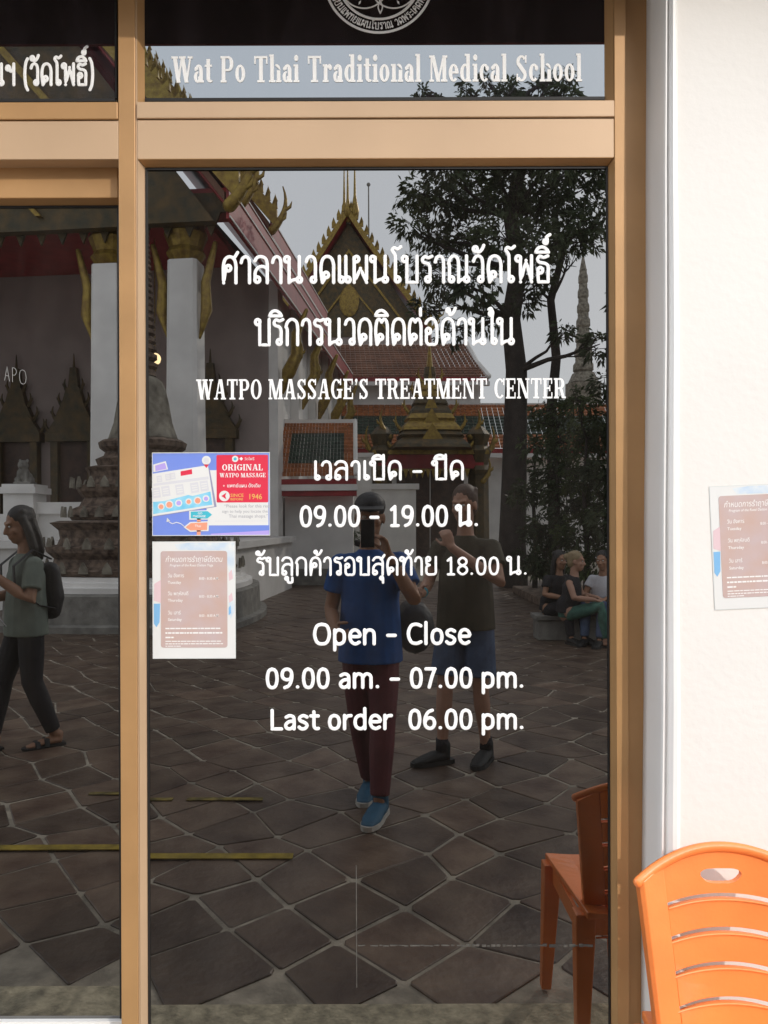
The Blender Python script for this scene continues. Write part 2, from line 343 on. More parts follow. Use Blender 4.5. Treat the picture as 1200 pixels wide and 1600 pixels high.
# ------------------------------------------------------------------ lettering on the glass
def lp(cx, cy, r=.95, a0=0, d=1, n=10):
    return [(cx + r * math.cos(R(a0) + d * 2 * math.pi * k / n), cy + r * math.sin(R(a0) + d * 2 * math.pi * k / n)) for k in range(n + 1)]
def hp(cx, cy, r=.95, a0=0, d=1): return lp(cx, cy, r * 1.12, a0, d)
D = lambda *p: [p, p]                 # a doubled point makes a sharp corner
TH = {   # strokes of the Thai letters: consonant height 10
 'น': (8.4, [hp(1.1,8.9,.95,0)+[(2.05,8.9)]+D(2.05,0)+[(3.4,.9),(5.3,1.3)], [(6.5,10),(6.5,5),(6.5,2.1)]+hp(6.5,1.1,.9,90,1)]),
 'า': (5.2, [[(.6,7.7),(1.1,9.2),(2.4,9.95),(3.8,9.2),(4.2,7.2),(4.2,4),(4.2,0)]]),
 'ล': (7.4, [[(.8,8.3),(1.9,9.7),(3.6,10),(5.4,9.3),(6.2,7.2),(6.2,4),(6.2,0)], [(6.2,5.2),(4.6,6.2),(2.4,5.9),(1.0,4.2),(.9,2.2)]+hp(1.85,1.2,.95,180,1)]),
 'ศ': (7.6, [hp(3.1,5.6,.95,200)+[(1.6,3.6)]+D(1.05,0)+[(.9,4),(1.0,6.8),(1.8,9.1),(3.7,10),(5.6,9.1),(6.4,6.8),(6.4,4),(6.4,0)], [(5.4,9.2),(6.2,10.2),(7.2,11.6)]]),
 'ค': (7.4, [hp(3.1,5.6,.95,200)+[(1.6,3.6)]+D(1.05,0)+[(.9,4),(1.0,6.8),(1.8,9.1),(3.7,10),(5.6,9.1),(6.4,6.8),(6.4,4),(6.4,0)]]),
 'ด': (7.4, [hp(3.1,2.9,.95,240)+[(2.2,1.0)]+D(1.5,0)+[(.9,4),(1.0,6.8),(1.8,9.1),(3.7,10),(5.6,9.1),(6.4,6.8),(6.4,4),(6.4,0)]]),
 'ต': (7.4, [hp(3.1,2.9,.95,240)+[(2.2,1.0)]+D(1.5,0)+[(.9,4),(1.0,7.2),(1.6,9.3),(2.6,9.9)]+D(3.7,8.7)+[(4.8,9.9),(5.8,9.3),(6.4,7.2),(6.4,4),(6.4,0)]]),
 'ว': (5.6, [[(.6,7.9),(1.2,9.3),(2.6,10),(4.1,9.2),(4.6,7),(4.6,4),(4.6,1.2)]+hp(3.7,1.1,.9,0,-1)]),
 'ผ': (7.6, [hp(2.1,8.9,.95,180,-1)+[(1.1,8.9)]+D(1.1,0)+D(3.8,5.4)+D(6.5,0)+[(6.5,5),(6.5,10)]]),
 'พ': (8.2, [hp(1.1,8.9,.95,0)+[(2.05,8.9)]+D(2.05,0)+D(4.5,8.2)+D(6.9,0)+[(6.9,5),(6.9,10)]]),
 'บ': (7.6, [hp(1.1,8.9,.95,0)+[(2.05,8.9)]+D(2.05,0)+D(6.5,0)+[(6.5,5),(6.5,10)]]),
 'ป': (7.6, [hp(1.1,8.9,.95,0)+[(2.05,8.9)]+D(2.05,0)+D(6.5,0)+[(6.5,6),(6.5,13.4)]]),
 'ร': (5.2, [[(4.9,9.9),(3.2,9.3),(1.7,9.8),(.7,8.6),(1.4,7.5),(3.2,7.0),(4.0,5.6),(4.0,3.4),(4.0,1.2)]+hp(3.1,1.1,.9,0,-1)]),
 'ณ': (10.4, [hp(1.9,1.1,.9,180)+[(1.0,1.1),(1.0,6.2)]+D(.6,7.0)+[(1.4,9.1),(3,10),(4.5,9.1),(5,7),(5,4)]+D(5,0)+[(5.9,.8),(7.4,1.3)], [(8.5,10),(8.5,5),(8.5,2.1)]+hp(8.5,1.1,.9,90)]),
 'ธ': (6.6, [[(5.3,9.9),(3.4,9.3),(1.8,9.8),(.8,8.6),(1.6,7.5),(4.2,7.0),(5.4,5.8),(5.4,3)]+D(5.4,0)+D(1.2,0)+[(1.0,2),(1.0,4.2)]+hp(1.95,4.4,.95,180,-1)]),
 'ก': (7.2, [[(1.2,0),(1.2,3),(1.2,6.0)]+D(.6,6.9)+[(1.4,8.9),(3.4,10),(5.4,9.1),(6.1,7),(6.1,4),(6.1,0)]]),
 'อ': (7.0, [hp(2.0,5.2,.95,180)+[(1.05,4),(1.05,1.2),(2,0),(3.6,0),(5,0),(5.9,1.2),(5.9,6.6),(5.1,9.1),(3.4,10),(1.7,9.4),(.8,8.2)]]),
 'ส': (7.4, [[(.8,8.3),(1.9,9.7),(3.6,10),(5.4,9.3),(6.2,7.2),(6.2,4),(6.2,0)], [(6.2,5.2),(4.6,6.2),(2.4,5.9),(1.0,4.2),(.9,2.2)]+hp(1.85,1.2,.95,180,1), [(5.2,8.8),(6.2,9.8),(7.2,11.3)]]),
 'ท': (7.4, [hp(1.1,8.9,.95,0)+[(2.05,8.9)]+D(2.05,0), [(2.05,5),(3.2,8.4),(4.7,10),(6,9.4),(6.4,7.4),(6.4,4),(6.4,0)]]),
 'ย': (7.4, [hp(2.1,8.9,.95,180)+[(1.1,7.8),(1.3,6.2)]+D(2.9,5.5)+[(1.3,4.6),(1.0,3),(1.1,1.0),(2.2,0),(4.4,0),(5.6,.2),(6.4,1.3),(6.4,5),(6.4,10)]]),
 'ฯ': (6.4, [hp(1.4,8.0,.9,0)+[(2.3,7.2),(3.2,6.4),(4.2,7.2),(4.8,9)]+D(4.9,10)+[(4.9,5),(4.9,0)]]),
 'เ': (3.0, [[(1.0,10),(1.0,5),(1.0,1.2)]+hp(1.9,1.1,.9,180,1)]),
 'แ': (5.8, [[(1.0,10),(1.0,5),(1.0,1.2)]+hp(1.9,1.1,.9,180,1), [(3.8,10),(3.8,5),(3.8,1.2)]+hp(4.7,1.1,.9,180,1)]),
 'โ': (4.4, [[(4.4,13.6),(3.0,12.7),(1.4,13.2),(.6,12.2),(1.6,10.9),(2.0,9.4),(2.0,5),(2.0,1.2)]+hp(2.9,1.1,.9,180,1)]),
 'ใ': (4.0, [hp(1.5,11.9,.7,0)+[(2.2,12.8),(1.4,14.0),(.5,13.6)], [(2.2,12),(2.0,10),(2.0,5),(2.0,1.2)]+hp(2.9,1.1,.9,180,1)]),
 '(': (3.4, [[(2.6,12.4),(1.4,10),(.9,5),(1.4,0),(2.6,-2.4)]]), ')': (3.4, [[(.6,12.4),(1.8,10),(2.3,5),(1.8,0),(.6,-2.4)]]),
 '-': (6.0, [[(1.2,4.2),(4.8,4.2)]]), ' ': (3.6, []), '.': (2.6, [[(1.2,.35),(1.35,.35)]]),
 # digits and Latin of the same hand
 '0': (6.6, [[(3.3,9.6),(1.6,8.6),(.9,4.8),(1.6,1),(3.3,0),(5,1),(5.7,4.8),(5,8.6),(3.3,9.6),(2.9,9.55)]]),
 '1': (6.0, [[(1.6,8.0)]+D(3.4,9.6)+[(3.4,5)]+D(3.4,0), [(1.7,0),(5.1,0)]]),
 '9': (6.6, [[(5.6,6.6),(5.0,4.7),(3.2,4.1),(1.5,4.9),(.9,6.8),(1.6,8.9),(3.3,9.6),(5.0,8.9),(5.7,6.8),(5.4,3.6),(4.2,1),(2.2,0)]]),
 '8': (6.6, [[(3.3,5.1),(1.4,6.2),(1.2,8.2),(3.3,9.6),(5.4,8.2),(5.2,6.2),(3.3,5.1),(1.2,3.9),(.9,1.6),(3.3,0),(5.7,1.6),(5.4,3.9),(3.3,5.1)]]),
 '7': (6.0, [[(.8,9.5)]+D(5.3,9.5)+[(3.8,5.6),(2.4,0)]]),
 '6': (6.6, [[(4.6,9.6),(2.6,8.6),(1.2,6),(.9,3),(1.6,.9),(3.3,0),(5,.7),(5.7,2.8),(5,4.9),(3.3,5.6),(1.7,4.8),(.95,3)]]),
 'O': (9.0, [[(4.5,9.9),(2,9),(.9,5),(2,1),(4.5,0),(7,1),(8.1,5),(7,9),(4.5,9.9),(4.1,9.88)]]),
 'C': (7.6, [[(7,9.0),(4.8,9.8),(2.2,8.9),(.9,5),(2.2,1),(4.8,.1),(7,.9)]]),
 'L': (6.0, [[(1,9.8),(1,5)]+D(1,0)+[(5.6,0)]]),
 'p': (6.8, [[(1,7),(1,2),(1,-3)], [(1,5),(2,6.7),(3.6,7),(5.3,5.9),(5.7,3.5),(5.3,1.1),(3.6,0),(2,.3),(1,1.8)]]),
 'e': (6.4, [[(1.0,3.7),(5.6,3.8),(5.2,6),(3.4,7),(1.6,6.1),(.9,3.5),(1.7,1),(3.6,0),(5.4,.8)]]),
 'n': (6.8, [[(1,7),(1,3.5),(1,0)], [(1,4.8),(2.1,6.5),(3.6,7),(5.1,6.3),(5.6,4.4),(5.6,0)]]),
 'm': (10.4, [[(1,7),(1,3.5),(1,0)], [(1,4.8),(2,6.5),(3.3,7),(4.7,6.2),(5.1,4.4),(5.1,0)], [(5.1,4.8),(6.1,6.5),(7.4,7),(8.8,6.2),(9.2,4.4),(9.2,0)]]),
 'l': (2.6, [[(1.2,10.6),(1.2,5),(1.2,0)]]),
 'o': (6.6, [[(3.3,7),(1.6,6.2),(.9,3.5),(1.6,.8),(3.3,0),(5,.8),(5.7,3.5),(5,6.2),(3.3,7),(3,6.98)]]),
 's': (5.4, [[(4.6,6.2),(2.8,7),(1.0,6),(1.2,4.4),(3.6,3.2),(4.6,1.8),(3.6,.2),(1.8,0),(.7,.9)]]),
 'a': (6.2, [[(1.2,6.2),(3,7),(4.8,6.2),(5.1,4),(5.1,0)], [(5.1,4.1),(2.6,3.8),(1,2.2),(1.4,.5),(3,0),(4.5,.9),(5.1,2)]]),
 't': (4.4, [[(1.9,9),(1.9,4),(2,1.2),(2.9,.1),(4.1,.2)], [(.4,6.8),(4,6.8)]]),
 'r': (4.6, [[(1,7),(1,3.5),(1,0)], [(1,4.4),(2.2,6.5),(4.2,6.9)]]),
 'd': (6.8, [[(5.7,10.6),(5.7,5),(5.7,0)], [(5.7,5),(4.8,6.7),(3.2,7),(1.5,5.9),(.9,3.5),(1.5,1.1),(3.2,0),(4.8,.4),(5.7,1.8)]]),
 # raised and lowered marks, drawn relative to the right stem of the letter they sit on
 'ิ': (0, [[(-5.6,11.3),(-4.6,12.8),(-2.6,13.3),(-.8,12.4)]+D(0,11.3)+[(-3,11.3),(-5.6,11.3)]]),
 'ี': (0, [[(-5.6,11.3),(-4.6,12.8),(-2.6,13.3),(-.8,12.4)]+D(0,11.3)+[(-3,11.3),(-5.6,11.3)], [(0,11.4),(0,14.4)]]),
 'ั': (0, [hp(-3.2,12.6,.8,0,1)+[(-2.6,11.6),(-1.4,11.5),(-.2,12.6),(.5,14)]]),
 'ุ': (0, [hp(-.8,-2.0,.7,0,1)+[(0,-2.4),(0,-4.6)]]),
 'ู': (0, [hp(-3.2,-2.0,.7,0,1)+[(-2.5,-2.4),(-2.4,-4.2),(-1.2,-4.5),(0,-4.0),(0,-1.6)]]),
 '่': (0, [[(-.2,0),(-.2,2.6)]]),
 '้': (0, [hp(-2.6,1.9,.6,0,1)+[(-2.0,1.2),(-1.8,.2),(-.6,.6),(.4,2.0),(.8,2.8)]]),
 '์': (0, [hp(-1.6,.9,.7,45,-1)+[(-.8,1.8),(-1.2,2.6),(.3,3.6)]]),
}
def cr(pts, step=3):
    """rounded path through the points; a doubled point stays a corner"""
    out = []; P = pts; n = len(P)
    for i in range(n - 1):
        p1, p2 = P[i], P[i + 1]
        if p1 == p2: continue
        p0 = P[i - 1] if i > 0 else p1; p3 = P[i + 2] if i + 2 < n else p2
        if p0 == p1 : p0 = p1
        d = math.hypot(p2[0] - p1[0], p2[1] - p1[1])
        s = step if d < 4 else 3
        for k in range(s):
            t = k / s; t2 = t * t; t3 = t2 * t
            out.append(tuple(.5 * (2 * p1[c] + (p2[c] - p0[c]) * t + (2 * p0[c] - 5 * p1[c] + 4 * p2[c] - p3[c]) * t2 + (3 * p1[c] - p0[c] - 3 * p2[c] + p3[c]) * t3) for c in (0, 1)))
    out.append(P[-1]); return out
def ribbon(mb, pts, hw, yb, h, kx=1.0, org=(0, 0, 0), sx=1.0, sz=1.0):
    """low rounded stroke of half width hw (metres) lying on the glass plane y = yb"""
    Q = [(org[0] + p[0] * sx, org[2] + p[1] * sz) for p in pts]
    clean = [Q[0]]
    for q in Q[1:]:
        if math.hypot(q[0] - clean[-1][0], q[1] - clean[-1][1]) > hw * .12: clean.append(q)
    if len(clean) < 2: clean.append((clean[0][0] + hw * .2, clean[0][1]))
    Q = clean; n = len(Q); base = len(mb.v); vs = []; fs = []
    prof = [(-1, 0), (-.72, .85), (0, 1), (.72, .85), (1, 0)]
    for i, q in enumerate(Q):
        a = Q[max(i - 1, 0)]; b = Q[min(i + 1, n - 1)]
        tx, tz = b[0] - a[0], b[1] - a[1]; l = math.hypot(tx, tz) or 1; nx, nz = -tz / l, tx / l
        for o, k in prof: vs.append((q[0] + nx * o * hw, yb - k * h, q[1] + nz * o * hw))
    for i in range(n - 1):
        for k in range(4):
            a = i * 5 + k; fs.append((a, a + 5, a + 6, a + 1))
    mb.add(vs, fs)
    ends = [0, n - 1]
    for i in range(1, n - 1):
        a, b, c = Q[i - 1], Q[i], Q[i + 1]
        d1 = math.atan2(b[1] - a[1], b[0] - a[0]); d2 = math.atan2(c[1] - b[1], c[0] - b[0])
        if abs((d2 - d1 + math.pi) % (2 * math.pi) - math.pi) > .6: ends.append(i)
    for e in ends:
        c = Q[e]; vs = [(c[0], yb - h * .97, c[1])]
        for r_, k in ((.72, .83), (1, 0)):
            for j in range(12): vs.append((c[0] + math.cos(j * math.pi / 6) * hw * r_, yb - k * h, c[1] + math.sin(j * math.pi / 6) * hw * r_))
        fs = [(0, 1 + j, 1 + (j + 1) % 12) for j in range(12)] + [(1 + j, 13 + j, 13 + (j + 1) % 12, 1 + (j + 1) % 12) for j in range(12)]
        mb.add(vs, fs)
ABOVE = 'ิีั'; TONE = '่้์'; BELOW = 'ุู'
def layout(text, track=.7):
    """-> list of (strokes, dx, dy), total width"""
    out = []; x = 0; stem = 0; up = False
    for ch in text:
        w, st = TH[ch]
        if ch in ABOVE: out.append((st, stem, 0)); up = True
        elif ch in BELOW: out.append((st, stem, 0))
        elif ch in TONE: out.append((st, stem + (.3 if up else 0), 14.4 if up else 11.3))
        else:
            out.append((st, x, 0)); stem = x + w - 1.0; up = False; x += w + (track if ch != ' ' else 0)
    return out, x - track
def stroke_line(name, text, x0, x1, base, hcons, hw_px, label, m='vinyl', Z=ZG, slope=0.0, parent=None, h=.0009, track=.7, hk=10.0):
    lay, w = layout(text, track)
    mb = MB(); px = Z / FP
    sx = (x1 - x0) / w * px; sz = hcons / hk * px
    org = (X(x0, Z), 0, H(base, Z))
    for st, dx, dy in lay:
        for s in st:
            ribbon(mb, [(p[0] + dx, p[1] + dy) for p in cr(s)], hw_px * px, Z - .0004, h, 1, org, sx, sz)
    return tag(mb.build(name, m, parent or shop, label=label, fix=False), kind='stuff')
stroke_line('lettering', 'ศาลานวดแผนโบราณวัดโพธิ์', 347, 862, 441.5, 41, 2.6, 'white Thai lettering of the first line', track=.55)
stroke_line('lettering', 'บริการนวดติดต่อด้านใน', 400, 806, 538.5, 40, 2.5, 'white Thai lettering of the second line', track=.5)
stroke_line('lettering', 'เวลาเปิด - ปิด', 490, 726, 749, 28, 2.2, 'white Thai lettering above the hours')
stroke_line('lettering', '09.00 - 19.00 น.', 468, 748, 821.5, 31, 2.6, 'white numerals of the Thai opening hours', hk=10)
stroke_line('lettering', 'รับลูกค้ารอบสุดท้าย 18.00 น.', 400, 824, 898, 27, 1.95, 'white Thai lettering of the last order time')
stroke_line('lettering', 'Open - Close', 488, 735, 1006, 31, 2.7, 'white lettering Open - Close')
stroke_line('lettering', '09.00 am. - 07.00 pm.', 414, 818, 1074, 30, 2.7, 'white lettering of the hours in English')
stroke_line('lettering', 'Last order  06.00 pm.', 421, 818, 1138.5, 29.5, 2.7, 'white lettering of the last order in English')
stroke_line('lettering', 'นฯ (วัดโพธิ์)', -12, 150, 131, 33, 2.4, 'white Thai lettering on the left transom', Z=ZG - .002)

# slab serif capitals and lower case, cap height 10, built of stems, slabs and bowls
S, T = 2.15, .85
def Rr(a, b, c, d): return ('R', a, b, c, d)
def Dg(x0, y0, x1, y1, th): return ('P', [(x0, y0), (x0 + th, y0), (x1 + th, y1), (x1, y1)])
def Ar(cx, cy, rx, ry, a0, a1, tx, ty): return ('A', cx, cy, rx, ry, a0, a1, tx, ty)
def stem(x, y0=0, y1=10, l=.75, r=.75, top=True, bot=True):
    o = [Rr(x, y0, x + S, y1)]
    if bot: o.append(Rr(x - l, y0, x + S + r, y0 + T))
    if top: o.append(Rr(x - l, y1 - T, x + S + (r if top is True else 0), y1))
    return o
SL = {
 'W': (13.2, [Dg(1,10,3.4,0,S+.2), Dg(6.0,10,3.9,0,1.1), Dg(5.6,10,8.2,0,S+.2), Dg(11.2,10,8.8,0,1.1), Rr(.2,10-T,4.2,10), Rr(4.9,10-T,8.8,10), Rr(10.1,10-T,13.1,10)]),
 'a': (6.6, [Rr(3.7,.5,3.7+S,4.6), Ar(3.4,4.4,2.45,2.5,0,165,S,T), Ar(2.75,2.1,2.3,2.15,80,370,S-.2,T), Rr(3.7,0,6.4,T), ('A',1.6,5.2,.8,.8,0,360,.8,.8)]),
 't': (5.0, [Rr(1.3,1.2,1.3+S,9), Rr(.3,6.0,4.6,6.8), Ar(3.5,1.9,2.2,1.9,180,320,S,T)]),
 'P': (8.6, stem(1)+[Rr(3.1,10-T,5,10), Rr(3.1,4.3,5,4.3+T), Ar(5,7.15,3.1,2.85,-90,90,S,T)]),
 'o': (6.9, [Ar(3.4,3.4,3.0,3.4,0,360,S-.1,T)]),
 'T': (9.0, [Rr(3.4,0,3.4+S+.1,10), Rr(2.3,0,6.7,T), Rr(.5,10-T,8.5,10), Rr(.5,7,1.4,10), Rr(7.6,7,8.5,10)]),
 'h': (7.8, stem(1,0,10.6,top=0)+[Rr(.3,9.8,3.1,10.6), Rr(5,0,5+S,4.6), Rr(4.3,0,7.7,T), Ar(5.05,4.6,2.1,2.3,0,140,S,T+.2)]),
 'i': (4.0, stem(1,0,6.8,top=0)+[Rr(.3,6.0,3.1,6.8), ('A',2.0,9.2,1.25,1.2,0,360,1.25,1.2)]),
 'r': (6.0, stem(1,0,6.8,top=0)+[Rr(.3,6.0,3.1,6.8), Ar(4.4,4.6,1.9,2.3,40,150,1.2,T+.3), ('A',4.9,5.6,1.0,1.0,0,360,1,1)]),
 'd': (7.6, [Rr(4.3,0,4.3+S,10.6), Rr(3.4,9.8,6.4,10.6), Rr(4.3,0,7.2,T), Ar(3.6,3.4,3.1,3.4,20,340,S,T)]),
 'n': (7.8, stem(1,0,6.8,top=0)+[Rr(.3,6.0,3.1,6.8), Rr(5,0,5+S,4.6), Rr(4.3,0,7.7,T), Ar(5.05,4.6,2.1,2.3,0,140,S,T+.2)]),
 'l': (4.0, stem(1,0,10.6,top=0)+[Rr(.3,9.8,3.1,10.6)]),
 'M': (11.4, [Rr(1.0,0,2.0,10), Dg(1.2,10,4.6,0,S+.1), Dg(8.4,10,4.9,0,1.2), Rr(8.2,0,8.2+S+.1,10), Rr(.2,0,3,T), Rr(.2,10-T,3.4,10), Rr(7.3,0,11.2,T), Rr(8.2,10-T,11.2,10)]),
 'e': (6.6, [Ar(3.4,3.4,3.0,3.4,0,315,S,T), Rr(2.2,3.1,6.3,3.1+T)]),
 'c': (6.4, [Ar(3.4,3.4,3.0,3.4,45,315,S,T), ('A',5.0,5.1,1.0,1.0,0,360,1,1)]),
 'S': (7.8, [Ar(3.9,7.5,3.1,2.5,25,215,1.9,T), Ar(3.9,2.5,3.1,2.5,-155,35,1.9,T), ('P',[(1.2,6.3),(3.0,7.2),(6.8,3.7),(5.0,2.8)]), Rr(6.0,7.0,6.9,10), Rr(.8,0,1.7,3)]),
 'A': (9.6, [Dg(4.0,10,1.3,0,1.1), Dg(4.3,10,6.5,0,S+.1), Rr(.3,0,3.4,T), Rr(5.6,0,9.4,T), Rr(2.6,3,6.6,3+T)]),
 'O': (9.2, [Ar(4.6,5,4.1,5,0,360,S,T)]),
 'G': (9.4, [Ar(4.6,5,4.1,5,40,320,S,T), Rr(6.2,0.6,6.2+S,4.6), Rr(5.0,4.2,9.2,4.2+T), Rr(7.3,7.0,8.2,10)]),
 'E': (8.4, stem(1)+[Rr(3.1,0,7.6,T), Rr(3.1,10-T,7.4,10), Rr(3.1,4.6,5.6,4.6+T), Rr(5.2,3.6,6.0,6.5), Rr(6.6,7.2,7.4,10), Rr(6.8,0,7.6,3)]),
 'R': (9.4, stem(1)+[Rr(3.1,10-T,5,10), Rr(3.1,4.6,5,4.6+T), Ar(5,7.3,3.0,2.7,-90,90,S,T), Dg(4.4,4.8,6.3,0,S), Rr(6.4,0,9.2,T)]),
 'N': (10.0, [Rr(1.1,0,2.1,10), Dg(1.3,10,6.6,0,S+.1), Rr(7.6,0,8.6,10), Rr(.2,0,3,T), Rr(.2,10-T,3.2,10), Rr(6.6,10-T,9.6,10)]),
 'C': (8.8, [Ar(4.6,5,4.1,5,45,315,S,T), Rr(7.2,6.6,8.1,10)]),
 "'": (3.0, [('A',1.5,9.2,.95,.9,0,360,.95,.9), ('P',[(1.5,9.4),(2.4,9.2),(1.5,6.8),(.9,7.0)])]), ' ': (4.2, []),
 'I': (4.4, stem(1.1)), 'L': (7.6, stem(1)+[Rr(3.1,0,7,T), Rr(6.2,0,7,3.2)]),
}
def slab_line(name, text, x0, x1, base, cap, label, m='vinyl', Z=ZG, parent=None, track=.2, bold=1.0, yoff=.0004):
    w = sum(SL[c][0] + track for c in text) - track; px = Z / FP
    sx = (x1 - x0) / w * px; sz = cap / 10 * px; ox, oz = X(x0, Z), H(base, Z); mb = MB(); x = 0
    for ch in text:
        adv, prims = SL[ch]
        for k, p in enumerate(prims):
            y1 = Z - yoff; y0 = y1 - .0006 - k * .00007
            W = lambda u, v: (ox + (x + u) * sx, oz + v * sz)
            if p[0] == 'R': poly = [[W(p[1], p[2]), W(p[3], p[2]), W(p[3], p[4]), W(p[1], p[4])]]
            elif p[0] == 'P': poly = [[W(*q) for q in p[1]]]
            else:
                _, cx, cy, rx, ry, a0, a1, tx, ty = p; n = max(4, int(abs(a1 - a0) / 14)); poly = []
                o = [W(cx + rx * math.cos(R(a0 + (a1 - a0) * i / n)), cy + ry * math.sin(R(a0 + (a1 - a0) * i / n))) for i in range(n + 1)]
                if tx >= rx: poly = [o[:-1]]
                else:
                    q = [W(cx + (rx - tx) * math.cos(R(a0 + (a1 - a0) * i / n)), cy + (ry - ty) * math.sin(R(a0 + (a1 - a0) * i / n))) for i in range(n + 1)]
                    poly = [[o[i], o[i + 1], q[i + 1], q[i]] for i in range(n)]
            for pl in poly: mb.prism([(a, y0, b) for a, b in pl], (0, y1 - y0, 0))
        x += adv + track
    return tag(mb.build(name, m, parent or shop, label=label), kind='stuff')
slab_line('lettering', 'Wat Po Thai Traditional Medical School', 270, 912, 128.5, 41, 'white slab serif lettering on the transom', Z=ZG - .002)
slab_line('lettering', "WATPO MASSAGE'S TREATMENT CENTER", 307, 885, 623.5, 31.5, 'white slab serif capitals on the door pane')

# emblem on the transom: rings, a line of small Thai letters, a leaf scroll with a pendant
em = MB(); EZ = ZG - .002; ec = (595, -34)
def ring_px(mb, cx, cy, r, hw, a0=0, a1=360):
    n = 72; pts = [(X(cx + r * math.cos(R(a0 + (a1 - a0) * i / n)), EZ), H(cy + r * math.sin(R(a0 + (a1 - a0) * i / n)), EZ)) for i in range(n + 1)]
    ribbon(mb, pts, hw * EZ / FP, EZ - .0004, .0008)
ring_px(em, *ec, 85, 2.0); ring_px(em, *ec, 64, 2.0)
ring_px(em, 572, -24, 37, 1.2, 40, 150); ring_px(em, 618, -24, 37, 1.2, 30, 140)
for s in (-1, 1):
    for (u, v, a, l) in ((26, -3, 30, 9), (30, 4, 60, 8), (36, -2, 10, 8), (20, -4, 80, 7), (33, -10, 100, 9), (14, -10, 60, 9), (24, -14, 20, 9)):
        c = (595 + s * u, v); dx, dy = s * math.cos(R(a)) * l / 2, math.sin(R(a)) * l / 2
        em.prism([(X(c[0] - dx, EZ), EZ - .001, H(c[1] - dy, EZ)), (X(c[0] - dy * .4, EZ), EZ - .001, H(c[1] + dx * .4, EZ)), (X(c[0] + dx, EZ), EZ - .001, H(c[1] + dy, EZ)), (X(c[0] + dy * .4, EZ), EZ - .001, H(c[1] - dx * .4, EZ))], (0, .0008, 0))
ribbon(em, [(X(595, EZ), H(-12, EZ)), (X(596.5, EZ), H(4, EZ))], 1.4 * EZ / FP, EZ - .0004, .0008)
for pts in ([(597, 2), (593.5, 11), (597, 21)], [(597, 2), (600.5, 11), (597, 21)]):
    ribbon(em, [(X(a, EZ), H(b, EZ)) for a, b in cr(pts)], 1.1 * EZ / FP, EZ - .0004, .0008)
txt = 'รงเรยนแพทยแผนโบราณ วดพระเชตพน'
TH['ง'] = (5.6, [hp(3.4,8.9,.9,0)+[(4.3,7),(4.2,3)]+D(3.6,.4)+[(.8,4)]]); TH['ะ'] = (4.4, [[(.8,7.6),(1.6,6.4),(3.6,7.6)], [(.8,2.6),(1.6,1.4),(3.6,2.6)]]); TH['ช'] = TH['ค']
lay, w = layout(txt, .8)
for st, dx, dy in lay:
    for s in st:
        pts = []
        for p in cr(s):
            a = R(168 - (p[0] + dx) / w * 150); r = 79.5 - (p[1] + dy) * 1.0
            pts.append((X(ec[0] + r * math.cos(a), EZ), H(ec[1] + r * math.sin(a), EZ)))
        ribbon(em, pts, .75 * EZ / FP, EZ - .0003, .0006)
tag(em.build('emblem', 'vinyl', shop, label='round white emblem with leaf scroll', fix=False), kind='stuff')
# faint marks on the glass: scratched letters, remains of tape
fm = MB()
TH['A'] = (7, [[(.8,0)]+D(3.4,10)+[(6,0)], [(1.8,3.6),(5,3.6)]]); TH['P'] = (6.4, [[(1,0),(1,5)]+D(1,10)+[(3.6,10),(5.4,7.8),(3.6,5.2),(1,5)]])
lay, w = layout('APO', 1.2)
for st, dx, dy in lay:
    for s in st: ribbon(fm, [(X(7 + (p[0] + dx) * 1.45, ZL), H(592 + (p[0] + dx) * .3 - p[1] * 2.2, ZL)) for p in cr(s)], .42 * ZL / FP, ZL - .0003, .0004)
tag(fm.build('faint_letters', 'vinyl_faint', door, fix=False), kind='stuff')
fm = MB()
rr = random.Random(3)
for k in range(46):
    a = 558 + k * 8 + rr.uniform(-2, 2); e = a + rr.uniform(4, 10)
    hw = (.5 + 1.6 * (k > 20) * rr.random() + .6 * rr.random())
    yy = 1477 + rr.uniform(-.6, .8) + .03 * k
    fm.box(X(a, ZG), X(min(e, 925), ZG), ZG - .0008 - .00003 * (k % 5), ZG - .0002, H(yy + hw, ZG), H(yy - hw, ZG))
fm.box(X(554.2, ZG), X(555.4, ZG), ZG - .0006, ZG - .0002, H(1543, ZG), H(1352, ZG))
mat('tape_residue', (.085, .08, .07), .8, var=.4, scale=40)
tag(fm.build('tape_residue', 'tape_residue', shop), kind='stuff')
